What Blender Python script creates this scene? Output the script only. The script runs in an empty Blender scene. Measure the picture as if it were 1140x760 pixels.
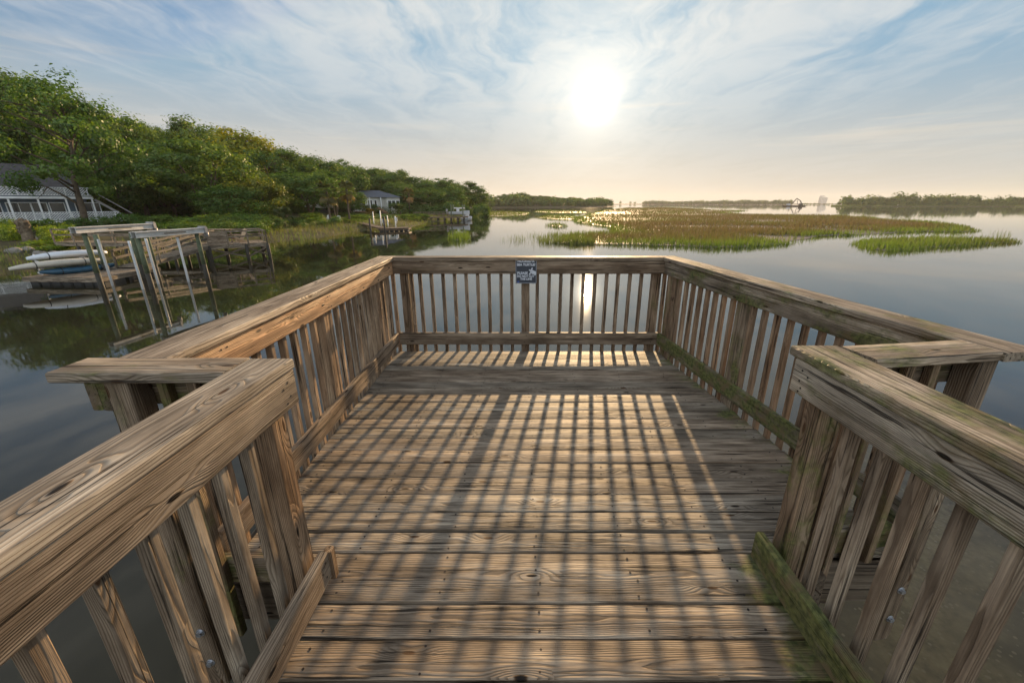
import bpy, math, random
import numpy as np
from mathutils import Vector, Matrix

R = math.radians
random.seed(7)
rng = np.random.default_rng(7)
scene = bpy.context.scene
col = scene.collection

# ------------------------------------------------------------------ camera
FPX, PXC, PYC, HORY = 455.0, 580.0, 380.0, 226.5      # focal length and optical centre in pixels of a 1140 x 760 frame
EYE = 1.62
PITCH = math.atan((PYC - HORY) / FPX)
CP, SP = math.cos(PITCH), math.sin(PITCH)
cam_data = bpy.data.cameras.new('camera')
cam = bpy.data.objects.new('camera', cam_data)
col.objects.link(cam)
cam.location = (0, 0, EYE)
cam.rotation_euler = (math.pi / 2 - PITCH, 0, 0)
cam_data.sensor_width = 36.0
cam_data.lens = 36.0 * FPX / 1140.0
cam_data.shift_x = -(PXC - 570.0) / 1140.0
cam_data.clip_start = 0.05
cam_data.clip_end = 20000.0
scene.camera = cam

# ------------------------------------------------------------------ sun, sky, exposure
SUN_AZ, SUN_EL = R(9.2), R(11.6)                       # azimuth measured from +Y towards +X
SUN_DIR = Vector((math.sin(SUN_AZ) * math.cos(SUN_EL), math.cos(SUN_AZ) * math.cos(SUN_EL), math.sin(SUN_EL)))
sun_data = bpy.data.lights.new('sun', 'SUN')
sun_data.energy = 5.0
sun_data.angle = R(0.9)
sun_data.color = (1.0, 0.68, 0.36)
sun = bpy.data.objects.new('sun', sun_data)
col.objects.link(sun)
sun.rotation_euler = (-SUN_DIR).to_track_quat('-Z', 'Y').to_euler()

scene.view_settings.view_transform = 'Standard'
scene.view_settings.look = 'None'
scene.view_settings.exposure = 0.9
scene.view_settings.gamma = 1.0
scene.view_settings.use_curve_mapping = False
scene.render.engine = 'CYCLES'
scene.cycles.use_denoising = True
scene.cycles.max_bounces = 8
scene.cycles.transparent_max_bounces = 16
scene.cycles.volume_bounces = 0
scene.cycles.caustics_reflective = False
scene.cycles.caustics_refractive = False
scene.cycles.sample_clamp_indirect = 6.0


class NT:
    """small helper for wiring node trees"""
    def __init__(self, tree):
        self.t = tree
        self.n = tree.nodes
        self.l = tree.links

    def add(self, kind, **kw):
        nd = self.n.new(kind)
        for k, v in kw.items():
            setattr(nd, k, v)
        return nd

    def put(self, socket, v):
        if v is None:
            return
        if hasattr(v, 'is_linked') or isinstance(v, bpy.types.NodeSocket):
            self.l.new(v, socket)
        else:
            if isinstance(v, (tuple, list)) and len(v) == 3 and socket.type == 'RGBA':
                v = (*v, 1.0)
            socket.default_value = v

    def math(self, op, a, b=None, c=None, clamp=False):
        nd = self.add('ShaderNodeMath', operation=op, use_clamp=clamp)
        self.put(nd.inputs[0], a)
        self.put(nd.inputs[1], b)
        self.put(nd.inputs[2], c)
        return nd.outputs[0]

    def vmath(self, op, a, b=None, scale=None):
        nd = self.add('ShaderNodeVectorMath', operation=op)
        self.put(nd.inputs[0], a)
        self.put(nd.inputs[1], b)
        if scale is not None:
            self.put(nd.inputs['Scale'], scale)
        return nd.outputs['Value'] if op in ('DOT_PRODUCT', 'LENGTH', 'DISTANCE') else nd.outputs[0]

    def mix(self, f, a, b, mode='MIX'):
        nd = self.add('ShaderNodeMix', data_type='RGBA', blend_type=mode)
        nd.clamp_factor = True
        self.put(nd.inputs[0], f)
        self.put(nd.inputs[6], a)
        self.put(nd.inputs[7], b)
        return nd.outputs[2]

    def smooth(self, x, a, b, lo=0.0, hi=1.0):
        nd = self.add('ShaderNodeMapRange', interpolation_type='SMOOTHSTEP', clamp=True)
        self.put(nd.inputs[0], x)
        self.put(nd.inputs[1], a)
        self.put(nd.inputs[2], b)
        self.put(nd.inputs[3], lo)
        self.put(nd.inputs[4], hi)
        return nd.outputs[0]

    def noise(self, vec, scale=1.0, detail=3.0, rough=0.55, dist=0.0, out=0):
        nd = self.add('ShaderNodeTexNoise')
        if vec is not None:
            self.put(nd.inputs['Vector'], vec)
        self.put(nd.inputs['Scale'], scale)
        self.put(nd.inputs['Detail'], detail)
        self.put(nd.inputs['Roughness'], rough)
        self.put(nd.inputs['Distortion'], dist)
        return nd.outputs[out]

    def vec(self, x, y, z):
        nd = self.add('ShaderNodeCombineXYZ')
        self.put(nd.inputs[0], x)
        self.put(nd.inputs[1], y)
        self.put(nd.inputs[2], z)
        return nd.outputs[0]

    def split(self, v):
        nd = self.add('ShaderNodeSeparateXYZ')
        self.put(nd.inputs[0], v)
        return nd.outputs

    def ramp(self, f, stops):
        nd = self.add('ShaderNodeValToRGB')
        el = nd.color_ramp.elements
        while len(el) < len(stops):
            el.new(0.5)
        for e, (p, c) in zip(el, stops):
            e.position = p
            e.color = (*c, 1.0)
        self.put(nd.inputs[0], f)
        return nd.outputs[0]


world = bpy.data.worlds.new('World')
scene.world = world
world.use_nodes = True
w = NT(world.node_tree)
w.n.clear()
SKY_STRENGTH = 0.10
wo = w.add('ShaderNodeOutputWorld')
bg = w.add('ShaderNodeBackground')
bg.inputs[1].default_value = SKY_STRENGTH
w.l.new(bg.outputs[0], wo.inputs[0])
sky = w.add('ShaderNodeTexSky', sky_type='NISHITA', sun_disc=False)
sky.sun_elevation = SUN_EL
sky.sun_rotation = SUN_AZ
sky.altitude = 0.0
sky.air_density = 1.0
sky.dust_density = 0.6
sky.ozone_density = 2.5
tc = w.add('ShaderNodeTexCoord')
d = w.vmath('NORMALIZE', tc.outputs['Generated'])
dx, dy, dz = w.split(d)
az = w.math('ARCTAN2', dx, dy)                          # radians, 0 ahead, + to the right
el = w.math('ARCSINE', dz)
sdot = w.vmath('DOT_PRODUCT', d, tuple(SUN_DIR))
theta = w.math('ARCCOSINE', w.math('MINIMUM', sdot, 0.999999))
azc = w.math('SUBTRACT', az, SUN_AZ)
# cirrus sheet about 6 km up: project the view ray on a plane so the wisps shorten towards the horizon
iz = w.math('DIVIDE', 1.0, w.math('ADD', w.math('MAXIMUM', dz, 0.0), 0.07))
px_ = w.math('MULTIPLY', dx, iz)
py_ = w.math('MULTIPLY', dy, iz)
pl = w.vec(px_, py_, 0.0)
warp = w.noise(pl, 0.7, 4, 0.55, 0.0, 1)
plw = w.vmath('ADD', pl, w.vmath('SCALE', w.vmath('SUBTRACT', warp, (0.5, 0.5, 0.5)), None, 0.9))
rot = w.add('ShaderNodeMapping')
w.put(rot.inputs[0], plw)
rot.inputs['Rotation'].default_value = (0, 0, R(-28))
rot.inputs['Scale'].default_value = (1.75, 0.50, 1.0)
wisps = w.noise(rot.outputs[0], 1.5, 9, 0.62, 0.6)
puffs = w.noise(plw, 2.6, 7, 0.6, 0.2)
big = w.noise(pl, 0.45, 2, 0.5)
# where the cloud bank lies: a broad belt round the sun, thinning out to both sides
belt = w.math('ADD', w.smooth(azc, -1.25, -0.35), w.math('MULTIPLY', w.smooth(azc, 0.75, 0.25), 1.0))
belt = w.math('ADD', w.math('SUBTRACT', belt, 1.0), w.math('MULTIPLY', w.smooth(w.math('ABSOLUTE', azc), 1.5, 2.3), 2.1))  # second term: unseen cloud added behind the viewer for fill light
high = w.smooth(el, 0.09, 0.34)
cov = w.math('ADD', w.math('MULTIPLY', belt, 0.13), w.math('MULTIPLY', big, 0.34))
cd_ = w.math('ADD', w.math('MULTIPLY', wisps, 0.75), w.math('MULTIPLY', puffs, 0.25))
cloud = w.smooth(w.math('ADD', cd_, cov), 0.59, 0.90)
cloud = w.math('MULTIPLY', cloud, w.math('MULTIPLY_ADD', high, 0.8, 0.2))
# a few long thin streaks low over the water
streak_v = w.add('ShaderNodeMapping')
w.put(streak_v.inputs[0], w.vec(az, el, 0.0))
streak_v.inputs['Rotation'].default_value = (0, 0, R(-5.5))
streak_v.inputs['Scale'].default_value = (1.5, 30.0, 1.0)
sn = w.noise(streak_v.outputs[0], 1.0, 5, 0.6, 0.5)
streaks = w.math('MULTIPLY', w.smooth(sn, 0.52, 0.72), w.math('MULTIPLY', w.smooth(el, 0.03, 0.09), w.smooth(el, 0.27, 0.17)))
glow_a = w.math('POWER', 2.718, w.math('MULTIPLY', w.math('POWER', w.math('DIVIDE', theta, R(1.65)), 2.0), -1.0))
glow_b = w.math('POWER', 2.718, w.math('MULTIPLY', theta, -1.0 / R(5.6)))
glow_c = w.math('POWER', 2.718, w.math('MULTIPLY', theta, -1.0 / R(34.0)))
cloud_col = w.mix(glow_c, (5.3, 5.6, 5.9), (7.8, 7.4, 6.7))
base = w.vmath('MINIMUM', w.mix(1.0, sky.outputs[0], (0.86, 0.95, 1.0), 'MULTIPLY'), (1.85, 3.4, 4.8))
# pale band that thickens to the horizon
hz = w.smooth(el, 0.29, -0.02)
hz_col = w.mix(w.smooth(azc, 0.0, 1.0), (6.7, 5.35, 3.75), (5.7, 5.3, 4.4))
lit = w.mix(w.math('MULTIPLY', hz, 0.80), base, hz_col)
lit = w.mix(w.math('MULTIPLY', cloud, 0.76), lit, cloud_col)
lit = w.mix(w.math('MULTIPLY', streaks, 0.38), lit, (7.0, 6.0, 4.8))
g1 = w.mix(1.0, (0, 0, 0), w.vmath('SCALE', (15.0, 13.6, 11.0), None, glow_a), 'ADD')
g2 = w.vmath('ADD', w.vmath('SCALE', (4.6, 3.9, 2.9), None, glow_b), w.vmath('SCALE', (1.25, 1.25, 1.0), None, w.math('POWER', 2.718, w.math('MULTIPLY', theta, -1.0 / R(20.0)))))
tot = w.vmath('ADD', w.vmath('ADD', lit, g1), g2)
# sky ahead dimmed, unseen sky behind the viewer brightened as added fill light
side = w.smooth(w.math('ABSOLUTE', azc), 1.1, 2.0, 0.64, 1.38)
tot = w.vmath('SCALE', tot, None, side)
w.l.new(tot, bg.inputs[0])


# ------------------------------------------------------------------ placing helpers
def ray(px, py):
    u = (PYC - py) / FPX
    return Vector(((px - PXC) / FPX, CP + u * SP, u * CP - SP))


def on_z(px, py, z):
    r = ray(px, py)
    return r * ((z - EYE) / r.z) + Vector((0, 0, EYE))


def at(px, py, depth):
    return ray(px, py) * depth + Vector((0, 0, EYE))


WATER_Z = -2.28


# ------------------------------------------------------------------ object helpers
def tag(o, label=None, cat=None, group=None, kind=None):
    if label:
        o['label'] = label
    if cat:
        o['category'] = cat
    if group:
        o['group'] = group
    if kind:
        o['kind'] = kind
    return o


def empty(name, loc=(0, 0, 0), rz=0.0):
    o = bpy.data.objects.new(name, None)
    o.location = loc
    o.rotation_euler = (0, 0, rz)
    o.empty_display_size = 0.2
    col.objects.link(o)
    return o


def link(name, mesh, parent=None, loc=(0, 0, 0)):
    o = bpy.data.objects.new(name, mesh)
    o.location = loc
    o.parent = parent
    col.objects.link(o)
    return o


KIDS = {}


def copy_tree(o, parent=None):
    c = o.copy()
    col.objects.link(c)
    if parent is not None:
        c.parent = parent
    for ch in o.children:
        copy_tree(ch, c)
    return c


class MB:
    """collects geometry for ONE mesh; keeps wood coordinates and a tint per vertex"""
    def __init__(self):
        self.v, self.f, self.wd, self.tn, self.sm = [], [], [], [], []

    def quadring(self, rings, closed_ends=True, wd=None, tn=(0, 0, 0), smooth=False):
        n = len(rings[0])
        b = len(self.v)
        for i, rg in enumerate(rings):
            for j, p in enumerate(rg):
                self.v.append(tuple(p))
                self.wd.append(wd[i][j] if wd else (p[2], p[0], p[1]))
                self.tn.append(tn)
        for i in range(len(rings) - 1):
            for j in range(n):
                k = (j + 1) % n
                self.f.append((b + i * n + j, b + i * n + k, b + (i + 1) * n + k, b + (i + 1) * n + j))
                self.sm.append(smooth)
        if closed_ends:
            self.f.append(tuple(b + j for j in reversed(range(n))))
            self.f.append(tuple(b + (len(rings) - 1) * n + j for j in range(n)))
            self.sm += [False, False]

    def beam(self, p0, p1, up, wid, thk, ch=0.004, seg=0.0, jit=0.0, tn=(0.3, 0.5, 0.0), pith=None, off=None):
        """board from p0 to p1; thk along up, wid across"""
        p0, p1 = Vector(p0), Vector(p1)
        L = (p1 - p0)
        ln = L.length
        L = L / ln
        up = Vector(up)
        T = (up - L * up.dot(L)).normalized()
        S = L.cross(T)
        a, b = wid / 2, thk / 2
        c = min(ch, a * 0.4, b * 0.4)
        prof = [(-a + c, -b), (a - c, -b), (a, -b + c), (a, b - c), (a - c, b), (-a + c, b), (-a, b - c), (-a, -b + c)]
        n = 2 if seg <= 0 else max(2, int(ln / seg) + 1)
        if off is None:
            off = random.uniform(0, 400)
        if pith is None:
            pith = (random.uniform(-0.35, 0.35) * wid, -random.uniform(0.02, 0.09))
        rings, wd = [], []
        js = jt = 0.0
        for i in range(n):
            q = i / (n - 1)
            if 0 < i < n - 1 and jit:
                js, jt = random.gauss(0, jit), random.gauss(0, jit)
            else:
                js = jt = 0.0
            C = p0 + L * (ln * q)
            rings.append([C + S * (s + js) + T * (t + jt) for s, t in prof])
            wd.append([(ln * q + off, s - pith[0], t - pith[1]) for s, t in prof])
        self.quadring(rings, True, wd, tn)
        return self

    def box(self, c, size, ch=0.003, tn=(0.3, 0.5, 0)):
        c = Vector(c)
        h = Vector((0, 0, size[2] / 2))
        return self.beam(c - h, c + h, (0, 1, 0), size[0], size[1], ch, tn=tn)

    def tube(self, pts, rad, n=8, tn=(0.3, 0.5, 0), smooth=True):
        pts = [Vector(p) for p in pts]
        if not isinstance(rad, (list, tuple)):
            rad = [rad] * len(pts)
        off = random.uniform(0, 300)
        rings, wd = [], []
        acc = 0.0
        ref = None
        for i, p in enumerate(pts):
            t = (pts[min(i + 1, len(pts) - 1)] - pts[max(i - 1, 0)]).normalized()
            if ref is None:
                ref = t.orthogonal().normalized()
            ref = (ref - t * ref.dot(t)).normalized()
            bq = t.cross(ref)
            if i:
                acc += (p - pts[i - 1]).length
            rg, wr = [], []
            for j in range(n):
                aa = 2 * math.pi * j / n
                rg.append(p + (ref * math.cos(aa) + bq * math.sin(aa)) * rad[i])
                wr.append((acc + off, math.cos(aa) * rad[i], math.sin(aa) * rad[i]))
            rings.append(rg)
            wd.append(wr)
        self.quadring(rings, True, wd, tn, smooth)
        return self

    def poly(self, pts, tn=(0.3, 0.5, 0)):
        b = len(self.v)
        for p in pts:
            self.v.append(tuple(p))
            self.wd.append((p[1], p[0], p[2]))
            self.tn.append(tn)
        self.f.append(tuple(range(b, b + len(pts))))
        self.sm.append(False)
        return self

    def prism(self, outline, z0, z1, tn=(0.3, 0.5, 0)):
        """vertical prism over an (x, y) outline (counter-clockwise)"""
        rings = [[(x, y, z0) for x, y in outline], [(x, y, z1) for x, y in outline]]
        self.quadring(rings, True, None, tn)
        return self

    def mesh(self, name, mat):
        me = bpy.data.meshes.new(name)
        me.from_pydata(self.v, [], self.f)
        me.polygons.foreach_set('use_smooth', self.sm)
        a = me.attributes.new('wood', 'FLOAT_VECTOR', 'POINT')
        a.data.foreach_set('vector', np.asarray(self.wd, dtype=np.float32).ravel())
        a = me.attributes.new('tint', 'FLOAT_VECTOR', 'POINT')
        a.data.foreach_set('vector', np.asarray(self.tn, dtype=np.float32).ravel())
        me.materials.append(mat)
        me.update()
        return me

    def build(self, name, mat, parent=None, loc=(0, 0, 0)):
        return link(name, self.mesh(name, mat), parent, loc)


def np_mesh(name, verts, faces_n, mat, colors=None, smooth=False):
    """verts (N,3); faces_n = vertices per face, laid out one face after another"""
    verts = np.asarray(verts, dtype=np.float32).reshape(-1, 3)
    nv = len(verts)
    nf = nv // faces_n
    me = bpy.data.meshes.new(name)
    me.vertices.add(nv)
    me.vertices.foreach_set('co', verts.ravel())
    me.loops.add(nv)
    me.loops.foreach_set('vertex_index', np.arange(nv, dtype=np.int32))
    me.polygons.add(nf)
    me.polygons.foreach_set('loop_start', np.arange(0, nv, faces_n, dtype=np.int32))
    me.polygons.foreach_set('loop_total', np.full(nf, faces_n, dtype=np.int32))
    if colors is not None:
        a = me.attributes.new('hue', 'FLOAT_VECTOR', 'POINT')
        a.data.foreach_set('vector', np.asarray(colors, dtype=np.float32).ravel())
    me.materials.append(mat)
    me.update(calc_edges=True)
    me.validate()
    return me


# ------------------------------------------------------------------ materials
def new_mat(name):
    m = bpy.data.materials.new(name)
    m.use_nodes = True
    t = NT(m.node_tree)
    t.n.clear()
    out = t.add('ShaderNodeOutputMaterial')
    return m, t, out


def principled(t, out, colr, rough=0.6, normal=None, metal=0.0, spec=0.5):
    p = t.add('ShaderNodeBsdfPrincipled')
    t.put(p.inputs['Base Color'], colr)
    t.put(p.inputs['Roughness'], rough)
    t.put(p.inputs['Metallic'], metal)
    t.put(p.inputs['Specular IOR Level'], spec)
    if normal is not None:
        t.put(p.inputs['Normal'], normal)
    t.l.new(p.outputs[0], out.inputs[0])
    return p


def wood_material():
    m, t, out = new_mat('weathered_pine')
    a = t.add('ShaderNodeAttribute', attribute_name='wood').outputs['Vector']
    tn = t.add('ShaderNodeAttribute', attribute_name='tint').outputs['Vector']
    warm, bright, moss = t.split(tn)
    l, s, q = t.split(a)
    # knots: sparse cells along the board
    kv = t.vec(t.math('MULTIPLY', l, 2.6), t.math('MULTIPLY', t.math('ADD', s, q), 9.0), 0.0)
    vor = t.add('ShaderNodeTexVoronoi', feature='F1', voronoi_dimensions='2D')
    t.put(vor.inputs['Vector'], kv)
    vor.inputs['Scale'].default_value = 1.0
    kd = vor.outputs['Distance']
    on = t.math('GREATER_THAN', t.split(vor.outputs['Color'])[0], 0.68)
    kbump = t.math('MULTIPLY', t.smooth(kd, 0.42, 0.0), on)
    kcore = t.math('MULTIPLY', t.smooth(kd, 0.085, 0.045), on)
    khole = t.math('MULTIPLY', t.smooth(kd, 0.075, 0.03), t.math('MULTIPLY', on, t.math('GREATER_THAN', t.split(vor.outputs['Color'])[1], 0.6)))
    # growth rings round a pith outside the board
    lw = t.noise(t.vec(t.math('MULTIPLY', l, 0.85), t.math('MULTIPLY', s, 5.0), t.math('MULTIPLY', q, 5.0)), 1.0, 3, 0.5)
    lw2 = t.noise(t.vec(t.math('MULTIPLY', l, 6.0), t.math('MULTIPLY', s, 30.0), t.math('MULTIPLY', q, 30.0)), 1.0, 2, 0.5)
    r = t.math('SQRT', t.math('ADD', t.math('MULTIPLY', s, s), t.math('MULTIPLY', q, q)))
    r = t.math('ADD', r, t.math('MULTIPLY', lw, 0.055))
    r = t.math('ADD', r, t.math('MULTIPLY', lw2, 0.0035))
    r = t.math('ADD', r, t.math('MULTIPLY', kbump, 0.022))
    ph = t.math('FRACT', t.math('MULTIPLY', r, 150.0))
    late = t.math('MULTIPLY', t.smooth(ph, 0.35, 0.86), t.smooth(ph, 1.0, 0.90))
    fib = t.noise(t.vec(t.math('MULTIPLY', l, 5.0), t.math('MULTIPLY', s, 330.0), t.math('MULTIPLY', q, 330.0)), 1.0, 3, 0.6)
    crn = t.noise(t.vec(t.math('MULTIPLY', l, 1.6), t.math('MULTIPLY', s, 75.0), t.math('MULTIPLY', q, 75.0)), 1.0, 4, 0.62, 0.15)
    crn2 = t.noise(t.vec(t.math('MULTIPLY', l, 0.8), t.math('MULTIPLY', s, 42.0), t.math('MULTIPLY', q, 42.0)), 1.0, 3, 0.6, 0.1)
    crack = t.math('MAXIMUM', t.smooth(crn, 0.585, 0.65), t.smooth(crn2, 0.655, 0.70))
    blot = t.noise(t.vec(t.math('MULTIPLY', l, 2.2), t.math('MULTIPLY', s, 9.0), t.math('MULTIPLY', q, 9.0)), 1.0, 5, 0.62)
    grit = t.noise(t.vec(t.math('MULTIPLY', l, 30.0), t.math('MULTIPLY', s, 90.0), t.math('MULTIPLY', q, 90.0)), 1.0, 4, 0.7)
    grey = t.ramp(blot, [(0.24, (0.066, 0.055, 0.041)), (0.44, (0.185, 0.157, 0.120)), (0.60, (0.315, 0.272, 0.211)), (0.80, (0.49, 0.44, 0.355))])
    tan = t.ramp(blot, [(0.2, (0.115, 0.060, 0.030)), (0.5, (0.27, 0.155, 0.078)), (0.8, (0.42, 0.27, 0.145))])
    base = t.mix(warm, grey, tan)
    bright = t.math('MULTIPLY', bright, 0.96)
    base = t.mix(1.0, base, t.vec(bright, bright, bright), 'MULTIPLY')
    # long weathering streaks: silvery where rain has washed the surface, brown-black where dirt has settled in the grain
    stk = t.noise(t.vec(t.math('MULTIPLY', l, 0.9), t.math('MULTIPLY', s, 38.0), t.math('MULTIPLY', q, 38.0)), 1.0, 5, 0.65, 0.3)
    base = t.mix(t.smooth(stk, 0.50, 0.72, 0.0, 0.75), base, t.mix(1.0, base, (1.75, 1.74, 1.70), 'MULTIPLY'))
    base = t.mix(t.smooth(stk, 0.47, 0.28, 0.0, 0.75), base, t.mix(1.0, base, (0.42, 0.37, 0.33), 'MULTIPLY'))
    late_f = t.math('MULTIPLY', late, t.math('MULTIPLY_ADD', fib, 0.7, 0.25))
    base = t.mix(t.math('MULTIPLY', late_f, 0.95), base, t.mix(1.0, base, (0.27, 0.235, 0.205), 'MULTIPLY'))
    base = t.mix(t.smooth(fib, 0.38, 0.70, 0.0, 0.55), base, t.mix(1.0, base, (1.5, 1.48, 1.45), 'MULTIPLY'))
    base = t.mix(t.smooth(grit, 0.60, 0.78, 0.0, 0.45), base, t.mix(1.0, base, (0.45, 0.42, 0.4), 'MULTIPLY'))
    base = t.mix(kcore, base, (0.075, 0.04, 0.02))
    base = t.mix(t.math('MAXIMUM', t.math('MULTIPLY', crack, 0.9), khole), base, (0.018, 0.014, 0.011))
    # moss and algae
    mn = t.noise(t.vec(t.math('MULTIPLY', l, 3.0), t.math('MULTIPLY', s, 6.0), t.math('MULTIPLY', q, 6.0)), 1.0, 6, 0.68)
    mo = t.smooth(t.math('ADD', mn, t.math('MULTIPLY', t.math('SUBTRACT', moss, 0.5), 0.55)), 0.44, 0.64)
    mo = t.math('MULTIPLY', mo, t.math('MINIMUM', t.math('MULTIPLY', moss, 2.2), 0.85))
    mcol = t.mix(t.smooth(t.noise(a, 37.0, 3), 0.35, 0.65), (0.048, 0.062, 0.014), (0.15, 0.165, 0.045))
    mcol = t.mix(t.smooth(t.noise(a, 9.0, 3), 0.48, 0.62), mcol, (0.145, 0.110, 0.048))
    base = t.mix(mo, base, mcol)
    hgt = t.math('ADD', t.math('MULTIPLY', late, 0.6), t.math('MULTIPLY', fib, 0.45))
    hgt = t.math('SUBTRACT', hgt, t.math('MULTIPLY', crack, 1.6))
    hgt = t.math('SUBTRACT', hgt, t.math('MULTIPLY', khole, 2.0))
    hgt = t.math('ADD', hgt, t.math('MULTIPLY', mo, t.math('MULTIPLY', grit, 0.6)))
    bp = t.add('ShaderNodeBump')
    bp.inputs['Strength'].default_value = 0.9
    bp.inputs['Distance'].default_value = 0.0034
    t.l.new(hgt, bp.inputs['Height'])
    rough = t.math('MULTIPLY_ADD', fib, 0.25, 0.48)
    principled(t, out, base, rough, bp.outputs[0], 0.0, 0.12)
    return m


def plain(name, colr, rough=0.6, metal=0.0, var=0.25, scale=8.0, spec=0.5, bump=0.0):
    """painted or moulded surface with uneven tone, scuffs and a little relief"""
    m, t, out = new_mat(name)
    co = t.add('ShaderNodeTexCoord').outputs['Object']
    n1 = t.noise(co, scale, 5, 0.6)
    n2 = t.noise(co, scale * 9, 3, 0.6)
    f = t.math('ADD', t.math('MULTIPLY', n1, 0.7), t.math('MULTIPLY', n2, 0.3))
    k = t.smooth(f, 0.25, 0.75, 1.0 - var, 1.0 + var)
    c = t.mix(1.0, colr, t.vec(k, k, k), 'MULTIPLY')
    nr = None
    if bump:
        b = t.add('ShaderNodeBump')
        b.inputs['Strength'].default_value = 0.5
        b.inputs['Distance'].default_value = bump
        t.l.new(n2, b.inputs['Height'])
        nr = b.outputs[0]
    principled(t, out, c, t.math('MULTIPLY_ADD', n1, 0.2, rough - 0.1), nr, metal, spec)
    return m


def leaf_material(name, c_dark, c_mid, c_light, trans=0.45, obj_tint=True):
    m, t, out = new_mat(name)
    h = t.add('ShaderNodeAttribute', attribute_name='hue').outputs['Vector']
    hx, hy, hz_ = t.split(h)
    c = t.ramp(hx, [(0.0, c_dark), (0.5, c_mid), (1.0, c_light)])
    if obj_tint:
        oi = t.add('ShaderNodeObjectInfo')
        c = t.mix(1.0, c, oi.outputs['Color'], 'MULTIPLY')
    df = t.add('ShaderNodeBsdfDiffuse')
    t.put(df.inputs[0], c)
    tr = t.add('ShaderNodeBsdfTranslucent')
    t.put(tr.inputs[0], t.mix(1.0, c, (1.35, 1.25, 0.55), 'MULTIPLY'))
    mx = t.add('ShaderNodeMixShader')
    mx.inputs[0].default_value = trans
    t.l.new(df.outputs[0], mx.inputs[1])
    t.l.new(tr.outputs[0], mx.inputs[2])
    gl = t.add('ShaderNodeBsdfGlossy')
    gl.inputs['Roughness'].default_value = 0.45
    gl.inputs[0].default_value = (1, 1, 1, 1)
    m2 = t.add('ShaderNodeMixShader')
    m2.inputs[0].default_value = 0.025
    t.l.new(mx.outputs[0], m2.inputs[1])
    t.l.new(gl.outputs[0], m2.inputs[2])
    t.l.new(m2.outputs[0], out.inputs[0])
    return m


M = {}
M['wood'] = wood_material()
M['leaf'] = leaf_material('tree_leaves', (0.034, 0.080, 0.015), (0.088, 0.155, 0.026), (0.180, 0.235, 0.042))
M['palm'] = leaf_material('palm_fronds', (0.045, 0.062, 0.022), (0.080, 0.100, 0.036), (0.20, 0.165, 0.085), 0.3)
M['grass'] = leaf_material('marsh_grass_blades', (0.112, 0.084, 0.064), (0.088, 0.092, 0.034), (0.100, 0.165, 0.028), 0.5, False)
M['bark'] = plain('bark', (0.105, 0.080, 0.058), 0.85, 0, 0.45, 2.5, 0.2, 0.03)
M['bolt'] = plain('galvanised_steel', (0.42, 0.44, 0.47), 0.38, 0.85, 0.3, 60, 0.5, 0.0006)
M['nail'] = plain('rusty_nail', (0.030, 0.022, 0.018), 0.6, 0.4, 0.3, 200)
M['white'] = plain('white_paint', (0.74, 0.75, 0.75), 0.5, 0, 0.18, 1.4)
M['lift_beam'] = plain('weathered_aluminium', (0.50, 0.50, 0.48), 0.5, 0.2, 0.25, 2.5)
M['pvc'] = plain('white_pvc', (0.62, 0.64, 0.65), 0.35, 0, 0.15, 2.0)
M['pile'] = plain('treated_green_pile', (0.105, 0.125, 0.075), 0.8, 0, 0.4, 5.0, 0.3, 0.01)
M['pile_wet'] = plain('barnacled_pile', (0.030, 0.027, 0.020), 0.7, 0, 0.5, 12.0, 0.4, 0.02)
M['black'] = plain('black_float', (0.018, 0.019, 0.020), 0.55, 0, 0.4, 5)
M['kwhite'] = plain('white_kayak_shell', (0.60, 0.63, 0.66), 0.35, 0, 0.12, 2)
M['kcream'] = plain('cream_kayak_shell', (0.50, 0.46, 0.38), 0.45, 0, 0.14, 2)
M['kblue'] = plain('blue_kayak_shell', (0.025, 0.085, 0.14), 0.4, 0, 0.25, 3)
M['strap'] = plain('black_strap', (0.015, 0.015, 0.015), 0.7)
M['shingle'] = plain('dark_roof_shingles', (0.070, 0.066, 0.066), 0.85, 0, 0.35, 3.5, 0.2, 0.02)
M['slate'] = plain('slate_roof', (0.085, 0.095, 0.115), 0.7, 0, 0.25, 2.0, 0.3, 0.02)
M['blue_wall'] = plain('blue_grey_siding', (0.085, 0.125, 0.165), 0.7, 0, 0.2, 1.5)
M['cream_wall'] = plain('cream_siding', (0.55, 0.53, 0.49), 0.7, 0, 0.12, 1.0)
M['brown_wood'] = plain('brown_deck_paint', (0.20, 0.115, 0.06), 0.75, 0, 0.3, 3.0)
M['motor'] = plain('grey_motor_cover', (0.30, 0.29, 0.28), 0.5, 0.2, 0.3, 6)
M['orange'] = plain('faded_orange_plastic', (0.40, 0.15, 0.06), 0.6, 0, 0.2, 6)
M['stump'] = plain('palm_stump_bark', (0.21, 0.165, 0.115), 0.9, 0, 0.5, 5, 0.2, 0.04)
M['rust'] = plain('rusted_steel', (0.035, 0.030, 0.027), 0.75, 0.2, 0.4, 1.0)
M['concrete'] = plain('pale_concrete', (0.36, 0.34, 0.32), 0.8, 0, 0.12, 0.05)
M['hull'] = plain('white_boat_hull', (0.46, 0.47, 0.48), 0.3, 0, 0.1, 2)
M['rock'] = plain('grey_rock', (0.22, 0.20, 0.17), 0.9, 0, 0.4, 3, 0.3, 0.05)


def glass_material():
    m, t, out = new_mat('window_glass')
    principled(t, out, (0.02, 0.026, 0.032), 0.08, None, 0.0, 0.35)
    return m


M['glass'] = glass_material()


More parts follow.
